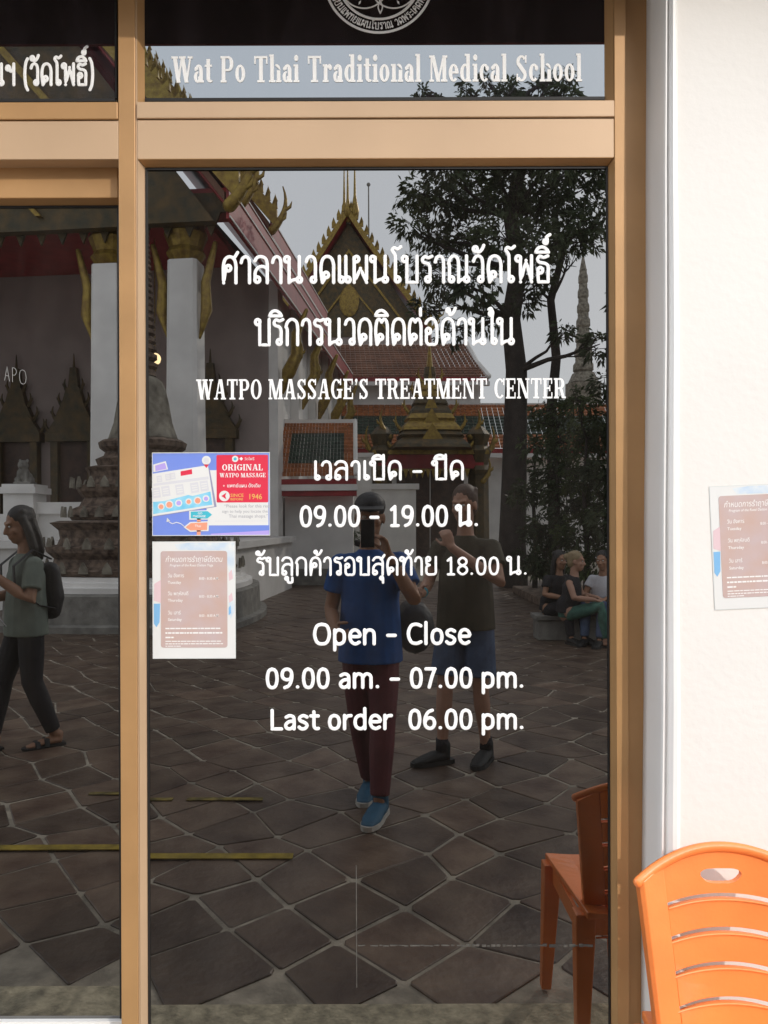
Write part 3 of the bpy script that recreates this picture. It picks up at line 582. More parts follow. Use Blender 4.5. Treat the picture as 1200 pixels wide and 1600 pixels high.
# ------------------------------------------------------------------ paper notices
def text_mesh(s, size, bold=0.0, shear=0.0, sx=1.0, align='LEFT'):
    c = bpy.data.curves.new('lettering', 'FONT'); c.body = s; c.size = size; c.offset = bold; c.shear = shear; c.align_x = align
    c.resolution_u = 2; c.fill_mode = 'FRONT'
    o = bpy.data.objects.new('lettering', c); COL.objects.link(o)
    dg = bpy.context.evaluated_depsgraph_get(); me = bpy.data.meshes.new_from_object(o.evaluated_get(dg))
    bpy.data.objects.remove(o); bpy.data.curves.remove(c)
    for v in me.vertices: v.co.x *= sx
    return me
class Sheet:
    """a printed sheet: u to the right and v down, in metres from its top left corner; every ink layer is 0.15 mm above the last"""
    def __init__(s, root, w, h, rot=0.0): s.root, s.w, s.h, s.rot, s.lay = root, w, h, rot, 0
    def P(s, u, v, k): return (u, -.0006 - k * .00012, -v)
    def poly(s, name, pts, m, k):
        mb = MB(); mb.add([s.P(u, v, k) for u, v in pts], [tuple(range(len(pts)))]); return s.fin(mb, name, m)
    def multi(s, name, polys, m, k):
        mb = MB()
        for pts in polys: mb.add([s.P(u, v, k) for u, v in pts], [tuple(range(len(pts)))])
        return tag(s.fin(mb, name, m), kind='stuff')
    def fin(s, mb, name, m): return mb.build(name, m, s.root, local=True, fix=False)
    def text(s, name, items, m, k):
        mb = MB()
        for (t, u, v, size, kw) in items:
            me = text_mesh(t, size, **kw); mb.add([(u + q.co.x, -.0006 - k * .00012, -v + q.co.y) for q in me.vertices], [tuple(p.vertices) for p in me.polygons]); bpy.data.meshes.remove(me)
        return tag(s.fin(mb, name, m), kind='stuff')
def rrect(x0, y0, x1, y1, r):
    o = []
    for cx, cy, a in ((x1 - r, y0 + r, -90), (x1 - r, y1 - r, 0), (x0 + r, y1 - r, 90), (x0 + r, y0 + r, 180)):
        for k in range(5): o.append((cx + r * math.cos(R(a + k * 22.5)), cy + r * math.sin(R(a + k * 22.5))))
    return o
def rot_pts(pts, c, a): ca, sa = math.cos(R(a)), math.sin(R(a)); return [(c[0] + (x - c[0]) * ca - (y - c[1]) * sa, c[1] + (x - c[0]) * sa + (y - c[1]) * ca) for x, y in pts]
mat('paper_white', (.76, .76, .74), .35, coat=.3)
mat('print_pale_brown', (.60, .42, .36), .4, col2=(.55, .44, .44), var=.08, scale=14, coat=.3)
mat('print_white', (.83, .82, .80), .4)
mat('print_sky', (.50, .63, .78), .4, col2=(.78, .80, .78), scale=25, coat=.3)
mat('print_pink', (.74, .55, .58), .4); mat('print_blue', (.22, .47, .75), .4)
mat('laminate_edge', (.70, .72, .70), .2, coat=.5)
mat('print_cornflower', (.16, .25, .72), .35, col2=(.21, .30, .74), scale=5, coat=.3)
mat('print_red', (.72, .035, .075), .35, coat=.3); mat('print_grey', (.38, .38, .41), .5); mat('print_pale_grey', (.66, .66, .69), .45)
mat('print_teal', (.06, .48, .60), .4); mat('print_peach', (.82, .34, .22), .4); mat('print_gold', (.80, .46, .12), .4)
mat('print_cyan', (.16, .55, .78), .4, col2=(.35, .68, .84), scale=30); mat('print_violet', (.46, .36, .78), .4); mat('print_shadow_grey', (.30, .30, .44), .5)

def schedule(root):
    """A4 notice: pale brown rounded panel on a white and sky blue photo print"""
    w, h = .211, .2975; k = 1 / 1000.0; f = w / 130
    s = Sheet(root, w, h); q = lambda x, y: (x * f, y * f)
    MB().box(0, w, -.0005, 0, -h, 0).build('sheet', 'paper_white', root, local=True)
    s.multi('print_edge', [[q(0,0),q(130,0),q(130,1),q(0,1)], [q(0,182),q(130,182),q(130,183),q(0,183)], [q(0,1),q(1,1),q(1,182),q(0,182)], [q(129,1),q(130,1),q(130,182),q(129,182)]], 'laminate_edge', 1)
    s.multi('sky_print', [[q(34,4),q(60,2),q(128,2),q(128,40),q(124,60),q(118,40),q(110,14),q(40,13)], [q(119,96),q(128,90),q(128,110),q(122,122)]], 'print_sky', 1)
    s.multi('pink_print', [[q(3,66),q(13,60),q(13,96),q(2,92)], [q(119,50),q(124,44),q(126,58),q(120,62)], [q(119,86),q(124,80),q(126,92),q(120,96)]], 'print_pink', 2)
    s.multi('blue_print', [[q(2,97),q(12,97),q(11,126),q(6,134),q(2,128)], [q(119,104),q(122,100),q(123,112),q(119,116)]], 'print_blue', 2)
    s.poly('panel', [q(*p) for p in rrect(13, 15, 117, 166, 4)], 'print_pale_brown', 3)
    z = lambda n: n * f
    T_ = []
    A = lambda t, x, y, sz, **kw: T_.append((t, x * f, y * f, z(sz), kw))
    A('กำหนดการรำฤาษีดัดตน', 20, 32, 12, bold=.00005, shear=.18, sx=.80)
    A('Program of the Ruesi Datton Yoga', 27, 39, 5.6, bold=.00006, shear=.2, sx=.86)
    for y, th, en in ((56, 'วัน อังคาร', 'Tuesday'), (84, 'วัน พฤหัสบดี', 'Thursday'), (114, 'วัน เสาร์', 'Saturday')):
        A(th, 24, y, 8, bold=.00008, sx=.8); A(en, 24, y + 10, 6.2, bold=.0001); A('8:00 - 8:30 A.M.', 73, y + 4, 6, bold=.00006, sx=.8)
    s.text('lettering', T_, 'print_white', 4)
    rr = random.Random(5); P = []
    for y, x1, t in ((136, 106, 2.0), (143, 110, 2.4), (150, 34, 2.4), (156, 107, 1.4), (160, 110, 1.4), (164.4 - .8, 44, 1.2)):
        x = 20
        while x < x1:
            e = min(x1, x + rr.uniform(2.5, 9)); P.append([q(x, y - t / 2), q(e, y - t / 2), q(e, y + t / 2), q(x, y + t / 2)]); x = e + .9
    s.multi('fine_print', P, 'print_white', 4)
n1 = thing('schedule_notice', 'pale brown class schedule notice stuck on the glass under the blue poster', 'notice', at(238, 845, ZG - .0006))
schedule(n1)
n2 = thing('schedule_notice', 'pale brown class schedule notice stuck on the white wall above the chair', 'notice', at(1108, 762, ZW - .0006))
n2.rotation_euler = (0, R(-2.4) * -1 * -1, 0)
schedule(n2)

bp = thing('massage_poster', 'blue poster with red panel stuck on the glass beside the mullion', 'poster', at(238, 706, ZG - .0006))
w, h = .299, .2115; f = w / 184; s = Sheet(bp, w, h); q = lambda x, y: (x * f, y * f); u = lambda x, y: ((x / 6 - 8.5) * f, (y / 6 - 6.3) * f)   # u: from the enlarged view
MB().box(0, w, -.0005, 0, -h, 0).build('sheet', 'print_cornflower', bp, local=True)
s.multi('print_edge', [[q(0,0),q(184,0),q(184,1.2),q(0,1.2)], [q(0,129),q(184,129),q(184,130.2),q(0,130.2)], [q(0,1.2),q(1,1.2),q(1,129),q(0,129)], [q(183,1.2),q(184,1.2),q(184,129),q(183,129)]], 'laminate_edge', 6)
s.poly('white_panel', [u(590, 205), u(1140, 205), u(1140, 722), u(575, 722), u(560, 560)], 'paper_white', 1)
s.poly('red_panel', [(a, b) for a, b in rrect(*u(655, 62), *u(1138, 508), .003)], 'print_red', 3)
s.poly('violet_band', [u(600, 800), u(1145, 770), u(1145, 815), u(600, 815)], 'print_violet', 1)
s.poly('card_shadow', [u(62, 640), u(655, 548), u(590, 185), u(575, 180), u(620, 540), u(62, 622)], 'print_shadow_grey', 2)
s.poly('card', [u(56, 236), u(575, 158), u(632, 545), u(56, 634)], 'paper_white', 3)
s.poly('card_wave', [u(60, 500), u(170, 492), u(270, 466), u(390, 436), u(430, 446), u(520, 424), u(598, 404), u(615, 528), u(60, 615)], 'print_cyan', 4)
s.poly('card_label', [u(318, 215), u(424, 195), u(428, 240), u(320, 258)], 'print_red', 4)
s.poly('card_band', [u(64, 330), u(580, 262), u(582, 290), u(64, 352)], 'print_pale_grey', 4)
P = []; Q2 = []
for cx, cy in ((90, 415), (180, 400), (310, 385), (450, 368), (540, 352), (120, 285), (200, 268), (245, 258)):
    a = -8; hw, hh = (38, 48) if cy > 300 else (24, 30)
    P.append(rot_pts([u(cx - hw, cy - hh), u(cx + hw, cy - hh), u(cx + hw, cy + hh), u(cx - hw, cy + hh)], u(cx, cy), a))
    for yy in (-.55, -.1, .35): Q2.append(rot_pts([u(cx - hw * .7, cy + hh * yy), u(cx + hw * .7, cy + hh * yy), u(cx + hw * .7, cy + hh * (yy + .2)), u(cx - hw * .7, cy + hh * (yy + .2))], u(cx, cy), a))
s.multi('card_box', P, 'print_pale_grey', 5); s.multi('card_line', Q2, 'paper_white', 6)
circ = lambda x, y, r, n=18: [((x / 6 - 8.5) * f + r / 6 * f * math.cos(2 * math.pi * k / n), (y / 6 - 6.3) * f + r / 6 * f * math.sin(2 * math.pi * k / n)) for k in range(n)]
s.multi('badge', [circ(135, 543, 32), circ(212, 525, 38), circ(300, 512, 34), circ(393, 498, 30), circ(478, 488, 36), circ(556, 470, 32)], 'paper_white', 5)
s.multi('badge_mark', [circ(135, 546, 22), circ(212, 527, 28), circ(478, 490, 26), circ(393, 500, 20)], 'print_peach', 6)
s.multi('badge_blue', [circ(300, 512, 22), circ(556, 472, 20)], 'print_violet', 6)
s.poly('stamp_frame', [u(62, 150), u(180, 118), u(200, 195), u(62, 222)], 'paper_white', 1); s.poly('stamp', [u(80, 160), u(172, 134), u(188, 190), u(84, 212)], 'print_violet', 2)
s.multi('pin', [circ(560, 112, 42), circ(830, 100, 30), circ(728, 447, 50)], 'paper_white', 5); s.multi('pin_mark', [circ(560, 112, 26), ], 'print_pale_grey', 6)
s.multi('pin_point', [[u(535, 150), u(585, 150), u(560, 185)]], 'print_red', 5); s.multi('pin_dot', [circ(830, 100, 15)], 'print_teal', 6)
s.poly('arrow_mark', [u(748, 415), u(700, 447), u(748, 480), u(736, 447)], 'print_red', 6)
s.multi('sign_post', [[u(470, 655), u(505, 655), u(505, 690), u(470, 690)], [u(468, 765), u(505, 765), u(505, 812), u(468, 812)]], 'print_peach', 4)
s.multi('sign_back', [[u(398, 585), u(575, 580), u(622, 622), u(575, 668), u(398, 668)], [u(345, 738), u(405, 690), u(585, 682), u(578, 775), u(405, 782)]], 'paper_white', 4)
s.poly('sign_teal', [u(412, 592), u(570, 588), u(612, 622), u(568, 658), u(412, 655)], 'print_teal', 5)
s.poly('sign_peach', [u(362, 738), u(412, 700), u(568, 694), u(564, 765), u(412, 770)], 'print_peach', 5)
wv = [(355, 735), (320, 705), (280, 692), (240, 705), (210, 690), (195, 660)]
s.multi('squiggle', [[u(a[0], a[1] - 4), u(b[0], b[1] - 4), u(b[0], b[1] + 4), u(a[0], a[1] + 4)] for a, b in zip(wv, wv[1:])] + [[u(185, 690), u(190, 648), u(220, 680)]], 'paper_white', 4)
tz = f / 6
s.text('lettering', [('◆ วัดโพธิ์', *u(868, 112), 36 * tz, {}), ('แพทย์แผน ดั้งเดิม', *u(752, 366), 46 * tz, dict(bold=.00012, sx=.95)), ('+', *u(712, 366), 40 * tz, {}), ('+', *u(1050, 366), 40 * tz, {})], 'print_white', 5)
s.text('year_lettering', [('1946', *u(950, 478), 72 * tz, dict(bold=.0002, sx=.92)), ('SINCE', *u(784, 455), 42 * tz, dict(bold=.0001, sx=1.1)), ('BEFORE', *u(784, 488), 30 * tz, dict(bold=.0001, sx=1.15))], 'print_gold', 5)
s.text('grey_lettering', [('“Please look for this red', *u(725, 556), 43 * tz, {}), ('sign to help you locate the', *u(705, 604), 40 * tz, {}), ('Thai massage shops.”', *u(768, 650), 43 * tz, {})], 'print_grey', 3)
s.text('sign_lettering', [('GO', *u(478, 618), 28 * tz, dict(bold=.0001)), ('MASSAGE', *u(432, 645), 28 * tz, dict(bold=.0001)), ('Thai', *u(450, 738), 34 * tz, {})], 'print_white', 6)
s.multi('fine_print', [[u(640 + k * 24, 680), u(660 + k * 24, 680), u(660 + k * 24, 684), u(640 + k * 24, 684)] for k in range(21)], 'print_pale_grey', 3)
def slab_on(root, text, x0, x1, base, cap, m, k):
    wt = sum(SL[c][0] + .2 for c in text); a = u(x0, base); b = u(x1, base); sx = (b[0] - a[0]) / wt; sz = cap / 6 * f / 10; mb = MB(); x = 0
    for ch in text:
        for n_, p in enumerate(SL[ch][1]):
            yy = -.0006 - k * .00012 - n_ * .00002; W = lambda uu, vv: (a[0] + (x + uu) * sx, yy, -a[1] + vv * sz)
            if p[0] == 'R': pl = [[W(p[1], p[2]), W(p[3], p[2]), W(p[3], p[4]), W(p[1], p[4])]]
            elif p[0] == 'P': pl = [[W(*qq) for qq in p[1]]]
            else:
                _, cx, cy, rx, ry, a0, a1, tx, ty = p; nn = 12
                o_ = [W(cx + rx * math.cos(R(a0 + (a1 - a0) * i / nn)), cy + ry * math.sin(R(a0 + (a1 - a0) * i / nn))) for i in range(nn + 1)]
                i_ = [W(cx + (rx - tx) * math.cos(R(a0 + (a1 - a0) * i / nn)), cy + (ry - ty) * math.sin(R(a0 + (a1 - a0) * i / nn))) for i in range(nn + 1)]
                pl = [[o_[i], o_[i + 1], i_[i + 1], i_[i]] for i in range(nn)]
            for z_ in pl: mb.add(z_, [(0, 1, 2, 3)] if len(z_) == 4 else [tuple(range(len(z_)))])
        x += SL[ch][0] + .2
    tag(mb.build('headline', m, root, local=True, fix=False), kind='stuff')
slab_on(bp, 'ORIGINAL', 705, 1092, 208, 58, 'print_white', 5)
slab_on(bp, 'WATPO MASSAGE', 683, 1118, 272, 40, 'print_white', 5)
# ------------------------------------------------------------------ the orange plastic chair
mat('orange_plastic', (.88, .25, .06), .36, var=.07, scale=9, bump=.05, bscale=90, coat=.3, detail=9)
ch = thing('plastic_chair', 'orange plastic chair with slotted back beside the door', 'chair', (.80, 1.60, 0))
CW = X(1119, 1.74)                                    # centre line of the back
def back_y(x, z):                                     # curved and leaning back rest
    return 1.745 - .035 * ((x - CW) / .2) ** 2 * 1.0 + (z - .82) * .13
zt_ = lambda x: H(1318, 1.74) - .062 * ((x - CW) / .2) ** 2       # arched top edge
wid = lambda z: .199 - max(0, (.79 - z)) * .085                    # narrows downwards
zb = .44
def slot_z(j, x): return H(1394 + 49.5 * j, 1.74) - .022 * ((x - CW) / .17) ** 2
NX = 24; TH_ = .013
def strip(mb, lo, hi, xa, xb, t0=0.0, t1=TH_, n=NX):
    """piece of the curved shell between two edges lo(x), hi(x)"""
    rings = []
    for i in range(n + 1):
        k = i / n; xm = xa(0) + (xb(0) - xa(0)) * k
        zl, zh = lo(xm), hi(xm)
        xl = xa(zl) + (xb(zl) - xa(zl)) * k; xh = xa(zh) + (xb(zh) - xa(zh)) * k
        rings.append([(xl, back_y(xl, zl) - t1, zl), (xh, back_y(xh, zh) - t1, zh), (xh, back_y(xh, zh) - t0, zh), (xl, back_y(xl, zl) - t0, zl)])
    mb.loft(rings)
L_ = lambda z: CW - wid(z if z else .8); R_ = lambda z: CW + wid(z if z else .8)
inL = lambda z: CW - wid(z if z else .8) + .062; inR = lambda z: CW + wid(z if z else .8) - .062
HB = H(1375, 1.74)
# top rail: two arched bands with the hand hole between them
hz0, hz1 = H(1376, 1.74), H(1354, 1.74)
hx0, hx1 = CW - .046, CW + .046
mb = MB()
top_lo = lambda x: slot_z(0, x) + .006
hole_hi = lambda x: hz1 - .008 * abs((x - CW) / .046) ** 6; hole_lo = lambda x: hz0 + .017 * ((x - CW) / .046) ** 4
strip(mb, hole_hi, lambda x: zt_(x) - .013, lambda z: hx0, lambda z: hx1, n=12)
strip(mb, top_lo, hole_lo, lambda z: hx0, lambda z: hx1, n=12)
strip(mb, top_lo, lambda x: zt_(x) - .013, inL, lambda z: hx0, n=10)
strip(mb, top_lo, lambda x: zt_(x) - .013, lambda z: hx1, inR, n=10)
mb.build('top_rail', 'orange_plastic', ch)
mb = MB(); pts = []
for i in range(29):
    x = CW - .197 + .394 * i / 28; pts.append((x, back_y(x, zt_(x)) - .012, zt_(x) - .007))
mb.tube(pts, [(.012, .010)] * 29, n=10); mb.build('rim', 'orange_plastic', ch, smooth=True)
for j in range(0, 6):
    mb = MB()
    strip(mb, (lambda jj: lambda x: slot_z(jj + 1, x) + .006)(j), (lambda jj: lambda x: slot_z(jj, x) - .006)(j), inL, inR)
    mb.build('slat', 'orange_plastic', ch, bevel=.0022)
    lip = MB(); pts = []
    for i in range(17):
        x = CW - .125 + .25 * i / 16; zz = slot_z(j, x) - .0085; pts.append((x, back_y(x, zz) - .0125, zz))
    lip.tube(pts, [.0032] * 17, n=6); lip.build('slat_lip', 'orange_plastic', ch, smooth=True)
for s in (-1, 1):
    mb = MB(); rings = []
    for i in range(22):
        z = zb + (zt_(CW + s * .185) - .004 - zb) * i / 21
        xo = CW + s * wid(z); xi = CW + s * (wid(z) - .0615)
        yo, yi = back_y(xo, z), back_y(xi, z)
        zz = lambda x: zb + (zt_(x) - .008 - zb) * i / 21         # the rail follows the arch at its head
        rings.append([(x, y, zz(x)) for x, y in ((xo, yo + .010), (xo - s * .001, yo - .016), (xo - s * .010, yo - .021), (xo - s * .018, yo - .0175), (xi, yi - .0135), (xi, yi))])
    mb.loft(rings); mb.build('side_rail', 'orange_plastic', ch, bevel=.0015)
# seat, apron and legs
sy0, sy1 = 1.34, 1.735
mb = MB(); rings = []
for i in range(13):
    k = i / 12; y = sy0 + (sy1 - sy0) * k; hw_ = .205 - .03 * k; dip = .012 * math.sin(math.pi * k)
    rings.append([(CW - hw_, y, .425), (CW - hw_, y, .445), (CW - hw_ * .6, y, .440 - dip), (CW + hw_ * .6, y, .440 - dip), (CW + hw_, y, .445), (CW + hw_, y, .425)])
mb.loft(rings); mb.build('seat', 'orange_plastic', ch, bevel=.004)
mb = MB(); mb.box(CW - .19, CW + .19, sy0 + .012, sy0 + .022, .37, .424); mb.box(CW - .170, CW + .170, sy1 - .03, sy1 - .02, .37, .424)
mb.box(CW - .194, CW - .184, sy0 + .03, sy1 - .04, .37, .424); mb.box(CW + .184, CW + .194, sy0 + .03, sy1 - .04, .37, .424); mb.build('apron', 'orange_plastic', ch)
for sx_ in (-1, 1):
    for yy, dy, hw0 in ((sy0 + .035, -.02, .19), (sy1 - .045, .03, .172)):
        mb = MB(); cx = CW + sx_ * hw0
        r0 = [(cx - .03, yy - .026, .428), (cx + .03, yy - .026, .428), (cx + .03, yy + .026, .428), (cx - .03, yy + .026, .428)]
        r1 = [(cx + sx_ * .018 - .016, yy + dy - .016, .021 if yy > 1.46 else .005), (cx + sx_ * .018 + .016, yy + dy - .016, .021 if yy > 1.46 else .005), (cx + sx_ * .018 + .016, yy + dy + .016, .021 if yy > 1.46 else .005), (cx + sx_ * .018 - .016, yy + dy + .016, .021 if yy > 1.46 else .005)]
        mb.loft([r1, r0]); mb.build('leg', 'orange_plastic', ch, bevel=.004)
# ------------------------------------------------------------------ the temple court behind the camera
mat('lime_white', (.80, .78, .75), .85, var=.10, scale=1.5, bump=.12, bscale=20)
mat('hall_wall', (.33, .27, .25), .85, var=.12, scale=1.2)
mat('lacquer_red', (.30, .022, .025), .45, var=.2, scale=3)
mat('gilt', (.42, .29, .055), .38, metal=.45, col2=(.20, .12, .03), var=.1, scale=9, bump=.8, bscale=22)
mat('dark_gilt', (.16, .10, .035), .5, metal=.3, col2=(.05, .045, .025), var=.2, scale=5, bump=1.0, bscale=12)
mat('tile_orange', (.34, .11, .03), .5, var=.35, scale=6)
mat('tile_green', (.025, .045, .03), .45, var=.4, scale=6)
mat('tile_brown', (.20, .085, .045), .55, var=.3, scale=2)
mat('dark_door', (.06, .03, .018), .5, var=.4, scale=6)
mat('old_stucco', (.17, .145, .11), .8, col2=(.32, .29, .23), var=.4, scale=5, bump=1.0, bscale=14)
mat('old_stucco_dark', (.09, .055, .038), .8, col2=(.24, .17, .125), var=.5, scale=11, bump=1.0, bscale=18)
mat('stone_grey', (.22, .21, .19), .85, var=.3, scale=6, bump=.5, bscale=25)
V = Vector
def hook(mb, base, out, up, r=.09):
    """rising flame-like horn at a roof end"""
    b = Vector(base); o = Vector(out); pts = []; rad = []
    for k in range(9):
        t = k / 8
        pts.append(b + o * (.55 * math.sin(t * 2.2) - .05) * up * .6 + Vector((0, 0, up * (t ** 1.15)))); rad.append(r * (1.25 - 1.15 * t) + .008)
    mb.tube(pts, rad, n=7)
    for k in (2, 4):                   # small side flames
        p = pts[k]; mb.tube([p, p + o * .14 * up + Vector((0, 0, .08 * up)), p + o * .18 * up + Vector((0, 0, .2 * up))], [r * .7, r * .5, .01], n=6)
def gable_roof(root, xc, hw, ze, za, y0, y1, name='roof', teeth=.3, pediment=True, horn=1.0, apex=1.6, over='tile_brown'):
    sl = Vector((hw, 0, za - ze)).normalized()
    slab = MB(); t = .16
    for s in (-1, 1):
        e = (xc + s * hw, ze); a = (xc, za)
        slab.prism([(e[0], y0, e[1]), (a[0], y0, a[1]), (a[0], y0, a[1] + t), (e[0], y0, e[1] + t)], (0, y1 - y0, 0))
    r = slab.build(name, over, root, local=True)
    under = MB()
    for s in (-1, 1):
        under.prism([(xc + s * hw, y0 + .05, ze - .05), (xc, y0 + .05, za - .06), (xc, y0 + .05, za - .01), (xc + s * hw, y0 + .05, ze - .003)], (0, y1 - y0 - .1, 0))
    under.build('soffit', 'lacquer_red', r, local=True)
    fas = MB(); ln = MB()
    for s in (-1, 1):
        x = xc + s * (hw + .03); fas.box(min(x, x + s * .05), max(x, x + s * .05), y0, y1, ze - .30, ze + .26)
        x2 = xc + s * (hw + .085); ln.box(min(x2, x2 + s * .02), max(x2, x2 + s * .02), y0, y1, ze + .215, ze + .25); ln.box(min(x2, x2 + s * .02), max(x2, x2 + s * .02), y0, y1, ze - .28, ze - .245)
    tag(fas.build('fascia', 'lacquer_red', r, local=True), kind='stuff'); tag(ln.build('fascia_line', 'lime_white', r, local=True), kind='stuff')
    for s in (-1, 1):
        bd = MB(); n = 12; w = .34
        prof = []
        for k in range(n + 1):
            u = k / n; x = xc + s * hw * 1.04 * (1 - u); z = ze + (za - ze) * u + .10 - .18 * math.sin(u * math.pi)
            prof.append((x, z))
        rings = [[(x, y0 - .12, z - w * .5), (x, y0 - .02, z - w * .5), (x, y0 - .02, z + w), (x, y0 - .12, z + w)] for x, z in prof]
        bd.loft(rings); bo = bd.build('bargeboard', 'gilt', r, local=True)
        L = math.hypot(hw, za - ze); m_ = int(L / teeth); tt = MB()
        for k in range(m_):
            u = (k + .5) / m_; x = xc + s * hw * 1.04 * (1 - u); z = ze + (za - ze) * u + .10 - .18 * math.sin(u * math.pi) + w * .95
            h = teeth * 1.15
            tt.prism([(x - teeth * .36, y0 - .10, z - .06), (x + teeth * .36, y0 - .10, z - .06), (x + s * teeth * .35, y0 - .10, z + h * .45), (x + s * teeth * .12, y0 - .10, z + h)], (0, .07, 0))
        tag(tt.build('flame_tooth', 'gilt', bo, local=True), kind='stuff')
        hk = MB(); hook(hk, (xc + s * hw * 1.02, y0 - .06, ze - .1), (s, 0, 0), 1.15 * horn); hk.build('horn', 'gilt', r, local=True, smooth=True)
    ap = MB(); ap.tube([(xc, y0 - .05, za), (xc, y0 - .25, za + apex * .35), (xc, y0 - .12, za + apex * .6), (xc, y0 - .02, za + apex)], [.2, .12, .07, .015], n=7)
    ap.build('apex_finial', 'gilt', r, local=True, smooth=True)
    if pediment:
        pd = MB(); pd.prism([(xc - hw * .95, y0 + .55, ze - .1), (xc + hw * .95, y0 + .55, ze - .1), (xc, y0 + .55, za - .3)], (0, .2, 0))
        pd.build('pediment', 'dark_gilt', r, local=True)
        md = MB()
        for s in (-1, 1):
            for fr, wd in ((.78, .14), (.5, .1)):
                md.prism([(xc + s * hw * fr, y0 + .44, ze + .12), (xc + s * (hw * fr - wd), y0 + .44, ze + .12), (xc, y0 + .44, ze + .12 + (za - ze) * (fr - .1)), (xc, y0 + .44, ze + .12 + (za - ze) * (fr - .1) + wd * 1.6)], (0, .11, 0))
        md.ball((xc, y0 + .45, ze + (za - ze) * .28), (hw * .13, .12, hw * .2), 10, 6)
        md.build('pediment_carving', 'gilt', r, local=True)
    return r
def gilded_window(root, x, y, z0, w, h, nm='window'):
    fr = MB()
    for s in (-1, 1): fr.box(x + s * (w / 2 + .09) - .09, x + s * (w / 2 + .09) + .09, y - .22, y - .02, z0, z0 + h)
    fr.box(x - w / 2 - .3, x + w / 2 + .3, y - .26, y - .02, z0 - .22, z0 - .002); fr.box(x - w / 2 - .28, x + w / 2 + .28, y - .27, y - .02, z0 + h + .002, z0 + h + .22)
    o = fr.build(nm, 'dark_gilt', root, local=True)
    MB().box(x - w / 2 + .002, x + w / 2 - .002, y - .08, y - .03, z0 + .002, z0 + h).build('shutter', 'dark_door', o, local=True)
    cr_ = MB(); zc = z0 + h + .225
    for k, (a, b_) in enumerate(((1.0, .42), (.72, .45), (.46, .45), (.22, .6))):
        hw = (w / 2 + .26) * a
        cr_.prism([(x - hw, y - .24 + k * .02, zc), (x + hw, y - .24 + k * .02, zc), (x + hw * .55, y - .24 + k * .02, zc + b_), (x - hw * .55, y - .24 + k * .02, zc + b_)], (0, .2 - k * .02, 0)); zc += b_ * .72
        for s in (-1, 1): hook(cr_, (x + s * hw * .96, y - .14, zc - b_ * .7), (s, 0, 0), .32, .04)
    cr_.tube([(x, y - .12, zc - .1), (x, y - .12, zc + .5)], [.06, .01], n=6); cr_.build('crown', 'dark_gilt', o, local=True)
    return o
o0 = Vector((-2.37, 3.9 - 18, 0))
hall = thing('temple_hall', 'tall temple hall with white columns and gold horned roof, left of the gate', 'temple', o0, R(-174.1))
MB().box(-.55, 16, -4.9, -.002, 0, 1.1).build('podium', 'lime_white', hall, local=True)
MB().box(-.65, 16.2, -5.0, -.002, 1.1, 1.22).build('podium_cornice', 'lime_white', hall, local=True)
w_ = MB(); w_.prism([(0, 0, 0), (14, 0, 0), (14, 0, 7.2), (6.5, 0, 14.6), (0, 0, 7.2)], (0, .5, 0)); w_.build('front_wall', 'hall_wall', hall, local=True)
w_ = MB(); w_.box(0, .5, .502, 10.6, 0, 7.2); w_.build('side_wall', 'lime_white', hall, local=True)
for k in range(5):
    MB().box(-.22, -.002, k * 2.5 + (0 if k else .02), k * 2.5 + .55, 0, 7.2).build('pilaster', 'lime_white', hall, local=True)
    b = MB(); yy = k * 2.5 + .27
    b.tube([(-.28, yy, 4.6), (-.42, yy, 5.1), (-.62, yy, 5.5), (-.60, yy, 6.0), (-.85, yy, 6.55)], [.03, .17, .15, .12, .05], n=7)
    hook(b, (-.6, yy, 5.3), (-1, 0, 0), .5, .06); b.build('eave_bracket', 'gilt', hall, local=True, smooth=True)
for k, x in enumerate((.58, 2.05, 6.9, 9.4, 11.9)):
    c = .29; f_ = .06
    oc = [(x - c + f_, -4 - c), (x + c - f_, -4 - c), (x + c, -4 - c + f_), (x + c, -4 + c - f_), (x + c - f_, -4 + c), (x - c + f_, -4 + c), (x - c, -4 + c - f_), (x - c, -4 - c + f_)]
    cc = MB(); cc.loft([[(x + (a - x) * sc, -4 + (b + 4) * sc, z) for a, b in oc] for z, sc in ((1.22, 1.25), (1.5, 1.25), (1.52, 1.06), (6.3, .93))])
    co = cc.build('column', 'lime_white', hall, local=True)
    cp = MB(); cp.lathe([(.26, 6.3), (.36, 6.45), (.30, 6.55), (.40, 6.8), (.33, 6.95), (.44, 7.15)], (x, -4, 0), n=12); cp.build('capital', 'gilt', co, local=True)
    for s in (-1, 1):
        b = MB(); b.tube([(x + s * .30, -4.1, 4.9), (x + s * .42, -4.1, 5.4), (x + s * .40, -4.1, 5.9), (x + s * .58, -4.1, 6.6)], [.02, .11, .09, .05], n=7); b.build('bracket', 'gilt', co, local=True, smooth=True)
b = MB(); b.box(-.35, 14, -4.35, -3.65, 7.16, 7.5); b.build('porch_beam', 'lacquer_red', hall, local=True)
b = MB(); b.box(-.3, 14, -4.4, -4.352, 7.05, 7.4)
for k in range(36): b.prism([(-.2 + k * .4, -4.42, 7.05), (.16 + k * .4, -4.42, 7.05), (-.02 + k * .4, -4.42, 6.62)], (0, .05, 0))
tag(b.build('beam_fringe', 'dark_gilt', hall, local=True), kind='stuff')
MB().box(.6, 13.4, -3.6, -.02, 7.55, 7.7).build('porch_ceiling', 'lacquer_red', hall, local=True)
gable_roof(hall, 6.5, 7.0, 6.9, 15.8, -5.2, 11.2)
gable_roof(hall, 6.5, 6.1, 8.6, 16.6, -1.2, 11.3, pediment=False)
gable_roof(hall, 6.5, 6.0, 9.3, 17.3, 2.2, 11.4, pediment=False)
for x in (1.35, 4.75, 6.2): gilded_window(hall, x, 0, 1.6, .75, 1.9)
